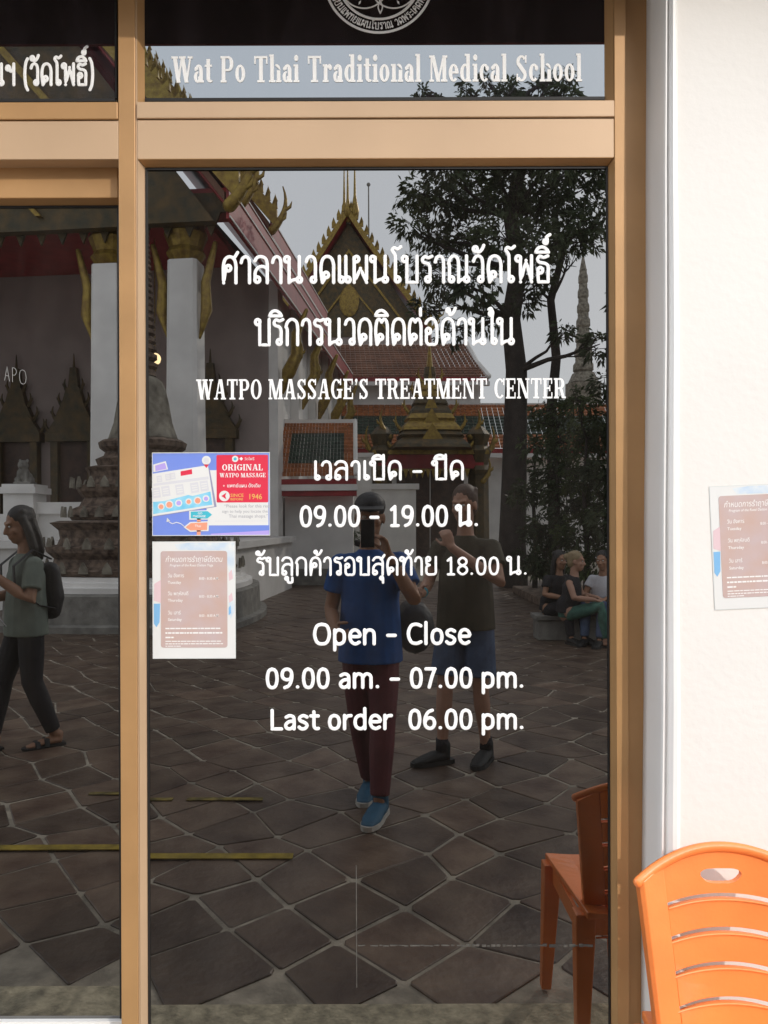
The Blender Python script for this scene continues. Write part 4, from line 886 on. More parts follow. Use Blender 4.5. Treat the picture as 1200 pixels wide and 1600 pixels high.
for k in range(3): gilded_window(hall, 9.2 + k * 1.8, 0, 1.6, .75, 1.9)
# lit porch lantern
mat('lamp_glow', (.9, .8, .6), .4)
lm = MATS['lamp_glow'].node_tree.nodes['Principled BSDF']; lm.inputs['Emission Color'].default_value = (1, .72, .38, 1); lm.inputs['Emission Strength'].default_value = 6.0
lan = thing('porch_lantern', 'small lit lantern hanging in the temple porch beside the stupa', 'lantern', ref(243, 560, 16.2))
MB().ball(ref(243, 560, 16.2), .13).build('globe', 'lamp_glow', lan, smooth=True)
p_ = ref(243, 560, 16.2); b = MB(); b.tube([p_ + Vector((0, 0, .13)), p_ + Vector((0, 0, 3.4))], [.012, .012], n=6); b.tube([p_ + Vector((0, 0, -.25)), p_ + Vector((0, 0, -.12))], [.02, .07], n=8); b.build('hanger', 'gilt', lan)

# second gabled building far behind
g2 = ref(545, 815, 45); g2.z = 0
hall2 = thing('gabled_chapel', 'far temple building with steep gilded gable and three spires', 'temple', g2, R(-174))
MB().box(-4.4, 4.4, .6, 16, 0, 13.2).build('body', 'hall_wall', hall2, local=True)
gable_roof(hall2, 0, 4.7, 12.6, 19.6, 0, 17, teeth=.5, horn=1.6, apex=.8, over='tile_brown')
sp = MB()
for x, y, h_ in ((-.42, .1, 3.4), (.05, .5, 3.3), (.32, .9, 3.3)):
    sp.lathe([(.20, -.6), (.26, -.1), (.17, .3), (.08, .8), (.05, h_ * .6), (.02, h_)], (x, y, 19.9), n=8)
tag(sp.build('spire', 'gilt', hall2, local=True, smooth=True), kind='stuff')
mst = thing('antenna_mast', 'thin pale mast standing behind the far gable', 'mast', (0, 3.9 - 60, 0))
pm = ref(578, 290, 60); mb = MB(); mb.tube([(pm.x, pm.y, 0), (pm.x, pm.y, pm.z)], [.12, .05], n=6); mb.build('pole', 'stone_grey', mst)
mb = MB(); mb.ball(pm + Vector((0, 0, .1)), .16, 6, 4); mb.build('lamp_cap', 'stone_grey', mst)

# cloister gallery across the back
def tiled_slope(root, a0, a1, b0, b1, m1, m2, nu, nv, name='tile_field', border=2):
    """roof plane between eave a0-a1 and ridge b0-b1, laid with lapped courses of tiles"""
    ob = {m1: MB(), m2: MB()}
    for i in range(nu):
        for j in range(nv):
            u0, u1, v0, v1 = i / nu, (i + .93) / nu, j / nv, (j + 1.05) / nv
            P = lambda u, v, h: (a0 + (a1 - a0) * u) * (1 - v) + (b0 + (b1 - b0) * u) * v + Vector((0, 0, h))
            edge = i < border or j < border or i >= nu - border or j >= nv - border
            q = [P(u0, v0, .07), P(u1, v0, .07), P(u1, v1, .01), P(u0, v1, .01)]
            dn = [p - Vector((0, 0, .08)) for p in q]
            ob[m1 if edge else m2].add([*q, dn[0], dn[1]], [(0, 1, 2, 3), (4, 5, 1, 0)])
    for m_, mb in ob.items():
        if mb.v: tag(mb.build(name, m_, root, local=False, fix=False), kind='stuff')
gal = thing('cloister_gallery', 'long white cloister gallery with two tiers of tiled roof behind the gate', 'gallery', (5, 3.9 - 34, 0))
GY = lambda Z: 3.9 - Z
MB().box(-2.5, 4.8, GY(40), GY(33.2), 4.402, 8.2).build('wall', 'lime_white', gal)
MB().box(-2.6, 20, GY(34.2), GY(31.4), 0, 4.4).build('lower_wall', 'lime_white', gal)
tiled_slope(gal, Vector((-2.8, GY(32.6), 7.7)), Vector((5.0, GY(32.6), 7.7)), Vector((-2.8, GY(35), 9.6)), Vector((4.4, GY(35), 9.6)), 'tile_brown', 'tile_brown', 34, 14)
tiled_slope(gal, Vector((-2.8, GY(30.8), 4.5)), Vector((20.2, GY(30.8), 4.5)), Vector((-2.8, GY(33.15), 6.6)), Vector((20.2, GY(33.15), 6.6)), 'tile_orange', 'tile_green', 100, 14, border=4)
mb = MB()
for z, Z, xe in ((7.66, 32.5, 5.05), (4.46, 30.7, 20.3)): mb.box(-2.9, xe, GY(Z) - .1, GY(Z), z - .22, z)
mb.build('eave_board', 'lacquer_red', gal)
mb = MB()
mb.tube([(5.05, GY(32.5), 7.7), (4.7, GY(33.7), 8.55), (4.4, GY(35), 9.7)], [.13, .12, .12], n=6)
for z, Z, xe in ((7.44, 32.45, 5.1), (4.24, 30.65, 20.35), (9.62, 35.1, 4.5), (6.62, 33.1, 20.35)): mb.box(-2.95, xe, GY(Z) - .2, GY(Z), z - .14, z + .03)
mb.build('white_ridge', 'lime_white', gal)

# gate with stepped gilded crown
gt_ = ref(672, 815, 28); gt_.z = 0
gate = thing('temple_gate', 'ornate temple gate with stepped gilded crown and dark doors', 'gate', gt_, 0)
G = lambda dx, dz, z: Vector((gt_.x + dx, gt_.y + dz, z))
for s in (-1, 1):
    mb = MB(); c = G(s * 1.75, 0, 0); mb.lathe([(.52, 0), (.52, .6), (.40, .7), (.38, 3.2), (.46, 3.4), (.36, 3.6), (.5, 4.1), (.34, 4.3), (.46, 4.7), (.2, 5.0)], c, n=8, rot=R(22.5)); mb.build('pillar', 'dark_gilt', gate)
    mb = MB(); hook(mb, G(s * 2.0, .1, 3.9), (s, 0, 0), 1.1, .1); hook(mb, G(s * 1.5, .2, 4.6), (s, 0, 0), 1.0, .1); hook(mb, G(s * 1.9, .3, 3.0), (s, 0, 0), .8, .09); mb.build('horn', 'gilt', gate, smooth=True)
    mb = MB(); mb.box(gt_.x + s * .62 - .60, gt_.x + s * .62 + .60, gt_.y - .05, gt_.y + .05, .25, 3.4); mb.build('door_leaf', 'dark_door', gate)
mb = MB(); mb.box(gt_.x - 1.9, gt_.x + 1.9, gt_.y - .3, gt_.y + .35, 3.45, 3.95); mb.build('lintel', 'lacquer_red', gate)
mb = MB(); mb.box(gt_.x - 2.1, gt_.x + 2.1, gt_.y - .35, gt_.y + .42, 3.96, 4.12)
for k in range(14): mb.prism([G(-1.4 + k * .2, .36, 3.44), G(-1.2 + k * .2, .36, 3.44), G(-1.3 + k * .2, .36, 3.1)], (0, .04, 0))
mb.build('lintel_moulding', 'gilt', gate)
z = 4.13
for k, (hw_, h_) in enumerate(((1.5, .75), (1.15, .7), (.82, .65), (.52, .6), (.28, .7))):
    mb = MB(); mb.lathe([(hw_, z), (hw_ * .96, z + .12), (hw_ * .78, z + h_ * .5), (hw_ * .82, z + h_ * .62), (hw_ * .66, z + h_)], (gt_.x, gt_.y, 0), n=12, sq=.6, rot=R(15)); o = mb.build('crown_tier', 'dark_gilt' if k % 2 == 0 else 'gilt', gate)
    mb = MB()
    for s in (-1, 1): hook(mb, G(s * hw_ * .95, .25, z + .1), (s, 0, 0), .55, .06)
    mb.prism([G(-hw_ * .35, hw_ * .8, z + .05), G(hw_ * .35, hw_ * .8, z + .05), G(0, hw_ * .72, z + h_ * 1.15)], (0, .08, 0)); tag(mb.build('antefix', 'gilt', o), kind='stuff')
    z += h_ * .86
mb = MB(); mb.tube([G(0, 0, z), G(0, 0, z + 1.1)], [.14, .015], n=8); mb.build('spire', 'gilt', gate)

# low wing with a little tiled roof against the hall, and the boundary wall running on to the gate
lo = thing('roofed_wing', 'low white wing under a small green and orange tiled roof beside the hall', 'wing', (-1.2, GY(19), 0))
MB().box(-2.12, -.42, GY(20.2), GY(19.1), 0, 2.25).build('wall_face', 'lime_white', lo)
MB().box(-2.2, -.34, GY(19.1) + .002, GY(18.7), 0, .38).build('plinth', 'stone_grey', lo)
tiled_slope(lo, Vector((-2.26, GY(18.4), 2.66)), Vector((-.36, GY(18.4), 2.66)), Vector((-2.20, GY(19.7), 4.08)), Vector((-.40, GY(19.7), 4.08)), 'tile_orange', 'tile_green', 22, 14, border=3)
mb = MB(); mb.box(-2.3, -.32, GY(18.9), GY(18.38), 2.18, 2.30); mb.box(-2.3, -.32, GY(18.7), GY(18.34), 2.45, 2.58); mb.build('eave_board', 'lacquer_red', lo)
mb = MB(); mb.box(-2.32, -.3, GY(18.6), GY(18.32), 2.302, 2.448); mb.box(-2.28, -.32, GY(19.8), GY(19.66), 4.04, 4.17)
mb.tube([(-2.30, GY(18.36), 2.70), (-2.24, GY(19.7), 4.13)], [.07, .07], n=6); mb.tube([(-.34, GY(18.36), 2.70), (-.37, GY(19.7), 4.13)], [.06, .06], n=6); mb.build('white_ridge', 'lime_white', lo)
bw = thing('boundary_wall', 'white boundary wall between the low wing and the gate', 'wall', (.2, GY(25), 0))
MB().box(-1.2, 1.5, GY(25.4), GY(25.0), 0, 2.6).build('wall_face', 'lime_white', bw)
MB().box(-1.3, 1.6, GY(25.46), GY(24.92), 2.602, 2.78).build('coping', 'lime_white', bw)
MB().box(-.5, .05, GY(24.99), GY(24.6), 0, 3.6).build('post', 'lime_white', bw); MB().box(-.58, .13, GY(25.05) , GY(24.52), 3.602, 3.74).build('post_cap', 'lime_white', bw)

# stupa beside the hall
cs = ref(223, 815, 12.5); cs.z = 0
PXM = 12.5 / 1200.0
stu = thing('stupa', 'tall grey brown stupa with ringed spire, white stone base', 'stupa', cs)
zy = lambda y: EYE + (815 - y) * PXM
prof = lambda L: [(r * PXM, zy(y)) for y, r in L]
def lathe_part(nm, L, m, n=28, sq=0.0, rot=0.0, sm=False):
    mb = MB(); mb.lathe(prof(L), cs, n=n, sq=sq, rot=rot); return mb.build(nm, m, stu, smooth=sm)
lathe_part('base', [(970, 190), (955, 190), (953, 180), (915, 178), (913, 170)], 'stone_grey', 32, .55, R(10))
lathe_part('base_step', [(912.5, 168), (905, 168), (904, 158), (899, 158), (898, 150), (892, 150)], 'lime_white', 32, .45, R(10))
lathe_part('tier', [(891.5, 140), (884, 145), (878, 128), (868, 126), (858, 136), (850, 138), (848, 122), (838, 118), (826, 120), (815, 132), (812, 118)], 'old_stucco_dark', 32, .35, R(10))
lathe_part('tier', [(811.5, 104), (804, 110), (796, 108), (790, 94), (778, 88), (768, 96), (760, 98), (757, 84), (748, 80), (738, 82), (732, 86), (729, 74)], 'old_stucco_dark', 32, .25, R(10))
lathe_part('tier', [(728.5, 68), (718, 72), (712, 60), (706, 58), (700, 66), (692, 68), (688, 62)], 'old_stucco_dark', 32, .15, R(10))
lathe_part('bell', [(687.5, 58), (684, 54), (660, 46), (630, 41), (608, 36), (595, 30), (588, 20)], 'old_stucco', 32, 0, 0, True)
rings = [(587.5, 22), (578, 20)]; y = 577
r = 23.0
while y > 300:
    st = max(4.5, r * .55); rings += [(y, r * .78), (y - st * .3, r), (y - st * .75, r), (y - st, r * .74)]; y -= st + .8; r = 6 + (y - 280) / 297 * 18
rings += [(y, 3.5), (262, 2.6), (215, .8)]
lathe_part('spire', rings, 'old_stucco_dark', 14, 0, 0, False)
mb = MB()
for k in range(26):                          # leaf ornaments round the tiers
    a = 2 * math.pi * k / 26
    for yy, rr_ in ((882, 147), (848, 139), (802, 111), (758, 99)):
        f_ = 1 + (.35 if yy > 810 else .25) * (1 / max(abs(math.cos(a)), abs(math.sin(a))) - 1)
        c = Vector((cs.x + rr_ * f_ * PXM * math.cos(a + R(10)), cs.y + rr_ * f_ * PXM * math.sin(a + R(10)), zy(yy)))
        e = (c - V((cs.x, cs.y, c.z))).normalized(); s_ = e.cross(V((0, 0, 1))) * .075; mb.prism([c - s_ - V((0, 0, .05)), c + s_ - V((0, 0, .05)), c + s_ * .8 + V((0, 0, .03)), c + V((0, 0, .12)), c - s_ * .8 + V((0, 0, .03))], e * .035)
tag(mb.build('leaf_ornament', 'old_stucco', stu), kind='stuff')

# white fence and lion statue seen in the sliding door
fw = thing('low_white_wall', 'low white wall with moulded coping and square post', 'wall', ref(80, 900, 14, ZL))
a = ref(62, 785, 15, ZL); b_ = ref(152, 785, 15, ZL)
MB().box(a.x - .002, b_.x, a.y - .25, a.y + .25, 0, a.z - .2).build('wall_face', 'lime_white', fw)
MB().box(a.x - .002, b_.x + .06, a.y - .35, a.y + .35, a.z - .2, a.z + .02).build('coping', 'lime_white', fw)
MB().box(-14, ref(15, 785, 15, ZL).x, a.y - .25, a.y + .25, 0, a.z - .2).build('wall_face', 'lime_white', fw)
p0, p1 = ref(16, 757, 14.8, ZL), ref(62, 757, 14.8, ZL)
MB().box(p0.x, p1.x, p0.y - .3, p0.y + .3, 0, p0.z - .16).build('post', 'lime_white', fw)
mb = MB(); mb.box(p0.x - .07, p1.x + .07, p0.y - .37, p0.y + .37, p0.z - .158, p0.z - .04); mb.box(p0.x - .02, p1.x + .02, p0.y - .32, p0.y + .32, p0.z - .04, p0.z + .02); mb.build('post_cap', 'lime_white', fw)
lc = Vector(((p0.x + p1.x) / 2, p0.y, p0.z + .02))
li = thing('lion_statue', 'small seated stone lion on top of the white post', 'statue', lc)
mb = MB(); V = Vector
mb.box(lc.x - .17, lc.x + .17, lc.y - .16, lc.y + .16, lc.z, lc.z + .05); mb.ball(lc + V((0, -.03, .14)), (.14, .15, .12)); mb.tube([lc + V((0, -.02, .12)), lc + V((0, .06, .28))], [.12, .09]); mb.ball(lc + V((0, .08, .37)), (.10, .11, .10)); mb.ball(lc + V((0, .17, .35)), (.055, .06, .05))
for s in (-1, 1): mb.tube([lc + V((s * .07, .10, .24)), lc + V((s * .08, .13, .05))], [.04, .035]); mb.ball(lc + V((s * .07, .05, .46)), (.03, .02, .04)); mb.ball(lc + V((s * .13, .02, .09)), (.06, .10, .07))
mb.melt('body', 'stone_grey', li, voxel=.014, smooth_it=2, local=False); li.children[0].data.transform(ROOTM[li.name].inverted())
# far slender tower
pr = ref(912, 815, 62); k_ = 62 / 1200.0
tw = thing('slender_prang', 'far slender ringed prang tower right of the tree', 'tower', (pr.x, pr.y, 0))
L = [(600, 24), (592, 20), (585, 17)]; y = 583; r = 15.5
while y > 440:
    L += [(y, r * .8), (y - 3, r), (y - 12, r * .98), (y - 17, r * .76), (y - 22, r * .78)]; y -= 23; r *= .88
L += [(y, 5), (405, 2), (380, .5)]
mb = MB(); mb.lathe([(r * k_, EYE + (815 - y) * k_) for y, r in L], (pr.x, pr.y, 0), n=16, sq=.3); mb.build('shaft', 'old_stucco', tw)
mb = MB(); mb.lathe([(2.0, 0), (2.0, 6), (1.5, 6.4), (1.45, 12.6)], (pr.x, pr.y, 0), n=12); mb.build('base', 'old_stucco', tw)
# ------------------------------------------------------------------ trees and plants
def leaf_mat(name, c, c2):
    m = mat(name, c, .5, var=.25, scale=1.1, col2=c2, spec=.3); nt = m.node_tree
    N, L = nt.nodes, nt.links; p = N['Principled BSDF']; tr = N.new('ShaderNodeBsdfTranslucent'); mx = N.new('ShaderNodeMixShader'); mx.inputs[0].default_value = .30
    src = p.inputs['Base Color'].links[0].from_socket; L.new(src, tr.inputs['Color'])
    out = N['Material Output']; L.new(p.outputs[0], mx.inputs[1]); L.new(tr.outputs[0], mx.inputs[2]); L.new(mx.outputs[0], out.inputs[0]); return m
leaf_mat('leaf_dark', (.045, .065, .035), (.095, .12, .055)); leaf_mat('leaf_mid', (.035, .06, .022), (.085, .115, .03))
mat('bark', (.07, .055, .045), .9, var=.35, scale=6, bump=.9, bscale=18)
mat('bark_dark', (.04, .032, .027), .9, var=.35, scale=6, bump=.9, bscale=18)
def leaves(mb, c, r, n, size, rng, droop=.5, flat=.8):
    """n leaf blades in tufts through an ellipsoid"""
    c = Vector(c); k = 0
    while k < n:
        d = Vector((rng.gauss(0, 1), rng.gauss(0, 1), rng.gauss(0, 1))); d.normalize(); rr_ = r * rng.random() ** .42
        t = c + Vector((d.x * rr_, d.y * rr_, d.z * rr_ * flat)); ax = Vector((d.x, d.y, d.z * .5 + rng.uniform(-.3, .5))).normalized()
        for _ in range(rng.randint(5, 9)):
            v = (ax + Vector((rng.uniform(-1, 1), rng.uniform(-1, 1), rng.uniform(-1, .6)))).normalized(); v.z -= droop * rng.random(); v.normalize()
            l = size * rng.uniform(.7, 1.25); w = l * .17; sd_ = v.cross(Vector((rng.uniform(-1, 1), rng.uniform(-1, 1), rng.uniform(-1, 1)))).normalized() * w
            p = t + Vector((rng.uniform(-1, 1), rng.uniform(-1, 1), rng.uniform(-1, 1))) * size * .35
            mid = p + v * l * .5; tip = p + v * l - Vector((0, 0, l * .15))
            i = len(mb.v); mb.v += [p, mid + sd_, tip, mid - sd_]; mb.f.append((i, i + 1, i + 2)); mb.f.append((i, i + 2, i + 3)); k += 1
def branch_path(a, b, rng, bow=.12, n=6):
    a, b = Vector(a), Vector(b); L = (b - a).length; o = Vector((rng.uniform(-1, 1), rng.uniform(-1, 1), rng.uniform(-.2, .8))) * L * bow
    return [a.lerp(b, k / n) + o * math.sin(math.pi * k / n) + Vector((rng.uniform(-1, 1), rng.uniform(-1, 1), rng.uniform(-1, 1))) * L * .018 for k in range(n + 1)]
def tree(name, label, cat, base, trunk, tr, clusters, lsize, nleaf, seed, group=None, lm='leaf_dark', bm='bark_dark', droop=.5):
    rng = random.Random(seed); t = thing(name, label, cat, (base[0], base[1], 0), 0, group)
    mb = MB(); pts = [Vector(p) for p in trunk]; mb.tube(pts, [tr * (1.25 - .8 * k / (len(pts) - 1)) for k in range(len(pts))], n=10); tk = mb.build('trunk', bm, t, smooth=True)
    lb = MB(); cr_ = MB()
    for (c, r) in clusters:
        c = Vector(c); s = min(pts[len(pts) // 3:], key=lambda p: (p - c).length + abs(p.z - c.z) * .2 + (3 if p.z > c.z else 0))
        path = branch_path(s, c, rng); d = (c - s).length; r0 = min(tr * .45, .025 + .022 * d)
        lb.tube(path, [r0 * (1 - .85 * k / (len(path) - 1)) for k in range(len(path))], n=6)
        for _ in range(7):
            e = c + Vector((rng.gauss(0, 1), rng.gauss(0, 1), rng.gauss(0, .8))).normalized() * r * .85; q = path[rng.randint(3, 5)]
            lb.tube(branch_path(q, e, rng, .15, 4), [.018, .015, .011, .008, .005], n=5)
        leaves(cr_, c, r, max(40, int(nleaf * r * r)), lsize, rng, droop)
    tag(lb.build('limbs', bm, t, smooth=True), kind='stuff'); tag(cr_.build('crown', lm, t, fix=False), kind='stuff'); return t
rng = random.Random(11)
def cl(L, Z, s=1.6): return [(ref(x, y, Z + rng.uniform(-s, s)), r * Z / 1200) for x, y, r in L]
trunk = [ref(802, 925, 18), ref(800, 850, 18), ref(803, 760, 18), ref(806, 660, 18), ref(808, 580, 18.1), ref(800, 500, 18.2), ref(812, 420, 18.2), ref(800, 340, 18.1), ref(815, 260, 18), ref(800, 190, 18)]
big = [(652,300,34),(690,318,46),(740,292,52),(800,300,58),(856,318,52),(905,300,50),(940,350,40),(640,352,26),(682,372,36),(730,372,44),(785,372,46),(846,385,42),(900,372,38),(648,418,26),(690,440,36),(742,446,40),(660,486,26),(706,520,28),(760,500,30),(850,440,24),(880,520,20),(940,540,28),(820,470,26),
       (700,262,36),(760,236,46),(820,232,50),(880,240,46),(930,262,38),(690,196,20),(740,170,28),(790,152,30),(850,150,32),(890,150,28),(660,150,14),(690,158,12),(728,140,14),(765,128,16),(800,140,18),(856,126,16),(886,120,16)]
tree('courtyard_tree', 'tall leafy tree with thick leaning trunk right of the gate', 'tree', trunk[0], trunk, .28, cl(big, 18), .185, 1350, 4)
t2 = [ref(868, 915, 19.5), ref(866, 780, 19.5), ref(862, 640, 19.5), ref(870, 560, 19.5), ref(862, 470, 19.5), ref(880, 400, 19.5), ref(866, 330, 19.5)]
tree('slender_tree', 'slender forked tree between the thick trunk and the far tower', 'tree', t2[0], t2, .14, cl([(890,395,30),(850,350,30),(910,345,24),(838,430,16)], 19.5, .8), .17, 700, 6)
for k, (x, y, Z, L) in enumerate(((872, 900, 14.5, [(862,650,34),(888,690,38),(866,740,38),(890,790,38),(862,830,36),(878,870,34),(845,880,26)]), (915, 905, 13.5, [(908,630,30),(930,680,42),(912,740,44),(938,790,44),(910,835,42),(930,880,38)]), (960, 900, 13, [(955,600,34),(965,670,44),(955,740,44),(965,810,44)]), (1010, 905, 13, [(1010,640,50),(1010,740,55),(1010,830,45)]), (835, 905, 16, [(838,700,24),(826,770,30),(842,830,32),(825,880,28)]))):
    b = ref(x, y, Z); b.z = 0
    lab = ['dense dark shrub behind the blonde seated woman', 'tall dark shrub under the far tower beside the door edge', 'dark shrub behind the man in the white shirt', 'large dark shrub at the end of the planting', 'small dark shrub at the foot of the thick tree trunk'][k]
    tree('shrub', lab, 'shrub', b, [b, b + Vector((.03, 0, 1)), b + Vector((-.03, .02, 2)), b + Vector((.02, 0, 3))], .05, cl(L, Z, .5), .13, 3200, 20 + k, 'shrubs of the planting bed', 'leaf_dark' if k != 1 else 'leaf_mid')
# unseen trees added on the sun side to shade the paving
for k, (x, y, h) in enumerate(((7.4, -9.5, 7.2), (9.2, -14.2, 9.4), (12.0, -11.5, 8.2), (12.6, -17.5, 10.6))):
    tp = [Vector((x + .15 * math.sin(q * 2 + k), y + .1 * math.cos(q * 3), h * q / 7)) for q in range(7)]
    cs_ = [((x + rng.uniform(-2.6, 2.6), y + rng.uniform(-2.4, 2.4), h * rng.uniform(.36, .86)), rng.uniform(.9, 1.4)) for _ in range(20)]
    tree('added_shade_tree', ['round unseen tree added for shade, nearest the white wall', 'tall unseen tree added for shade behind the round one', 'broad unseen tree added for shade, farthest to the side', 'tallest unseen tree added for shade at the back of the court'][k], 'tree', (x, y), tp, .22, cs_, .34, 190, 40 + k, 'unseen trees added to shade the court')
# planting bed edge
bed = MB().box(3.05, 9, GY(16.5), GY(10.9), 0, .16).build('planting_bed', 'old_stucco_dark', bevel=.02); structure(bed)
# bonsai on a stand in front of the boundary wall
pb = ref(530, 880, 20); pb.z = 0
bn = thing('potted_bonsai', 'potted bonsai on a pale stand in front of the boundary wall', 'plant', pb)
mb = MB(); mb.lathe([(.34, 0), (.30, .1), (.22, .3), (.30, .48), (.32, .52)], pb, n=12); mb.build('stand', 'lime_white', bn)
mb = MB(); mb.lathe([(.20, .52), (.32, .72), (.34, .78), (.28, .78), (.2, .74)], pb, n=12); mb.build('pot', 'old_stucco_dark', bn)
tp = [pb + V((0, 0, .74)), pb + V((.08, 0, .95)), pb + V((-.06, .02, 1.15)), pb + V((.10, 0, 1.38))]
mb = MB(); mb.tube(tp, [.07, .06, .045, .03], n=7); lv = MB(); r7 = random.Random(8)
for dx, dz, rr_ in ((-.42, 1.18, .2), (-.22, 1.42, .18), (.1, 1.55, .2), (.38, 1.30, .18), (.48, 1.08, .15), (-.55, .98, .13)):
    e = pb + V((dx, r7.uniform(-.15, .15), dz)); mb.tube(branch_path(tp[2], e, r7, .15, 4), [.03, .025, .02, .015, .01], n=5); leaves(lv, e, rr_, 90, .09, r7, .1, .4)
tag(mb.build('trunk', 'bark_dark', bn, smooth=True), kind='stuff'); tag(lv.build('crown', 'leaf_dark', bn, fix=False), kind='stuff')
# ------------------------------------------------------------------ people
mat('skin_tan', (.33, .17, .10), .5, var=.06, scale=12); mat('skin_light', (.40, .22, .15), .5, var=.06, scale=12)
mat('hair_black', (.012, .010, .009), .45, bump=.5, bscale=150); mat('hair_blond', (.30, .22, .12), .45, bump=.5, bscale=150); mat('hair_brown', (.09, .05, .03), .5, bump=.5, bscale=150)
mat('cloth_blue', (.02, .085, .28), .85, var=.12, scale=14, bump=.35, bscale=18); mat('cloth_maroon', (.13, .035, .04), .85, var=.15, scale=10, bump=.35, bscale=16)
mat('cloth_olive', (.055, .045, .026), .85, var=.15, scale=12, bump=.35, bscale=18); mat('cloth_denim', (.07, .10, .17), .85, var=.2, scale=14, bump=.35, bscale=22)
mat('cloth_sage', (.17, .20, .17), .85, var=.1, scale=12, bump=.35, bscale=18); mat('cloth_black', (.016, .015, .018), .85, var=.2, scale=10, bump=.35, bscale=16)
mat('cloth_white', (.62, .62, .66), .85, var=.06, scale=12, bump=.35, bscale=18); mat('cloth_green', (.05, .13, .10), .85, var=.35, scale=16, bump=.35, bscale=18)
mat('black_nylon', (.014, .014, .017), .6, var=.2, bump=.3, bscale=40); mat('rubber_black', (.012, .012, .012), .6); mat('rubber_pale', (.55, .53, .48), .6)
mat('shoe_blue', (.028, .11, .19), .6, var=.15, scale=30); mat('phone_black', (.01, .01, .012), .2); mat('eye_white', (.6, .58, .55), .3); mat('wrist_teal', (.05, .30, .38), .6)
V = Vector
def hand(mb, w, d, nrm, thumb, curl=.9, L=.085, spread=1.0):
    """palm and five separate bent fingers; d along the fingers, nrm out of the palm, thumb towards the thumb side"""
    d = V(d).normalized(); nrm = V(nrm); nrm = (nrm - d * nrm.dot(d)).normalized(); th = V(thumb); th = (th - d * th.dot(d) - nrm * th.dot(nrm)).normalized(); w = V(w)
    mb.tube([w, w + d * L * .5, w + d * L], [(.026, .017), (.038, .015), (.040, .012)], lat=th, n=10)
    for k, (o, ln) in enumerate(((.030, .072), (.010, .080), (-.010, .074), (-.029, .058))):
        p = w + d * L * .92 + th * o * spread; a = curl * .45; pts = [p - d * .02, p]
        for seg, f_ in enumerate((.45, .32, .23)):
            dirn = (d * math.cos(a) + nrm * math.sin(a)); p = p + dirn * ln * f_; pts.append(p); a += curl * .75
        mb.tube(pts, [.0095, .0095, .0088, .008, .007], n=8)
    p = w + d * .022 + th * .026; q = (th * .75 + d * .6 + nrm * .35 * curl).normalized(); r_ = (th * .25 + d * .85 + nrm * .65 * curl).normalized()
    mb.tube([p - th * .012, p + q * .035, p + q * .035 + r_ * .030, p + q * .035 + r_ * .052], [.014, .0115, .010, .008], n=8)
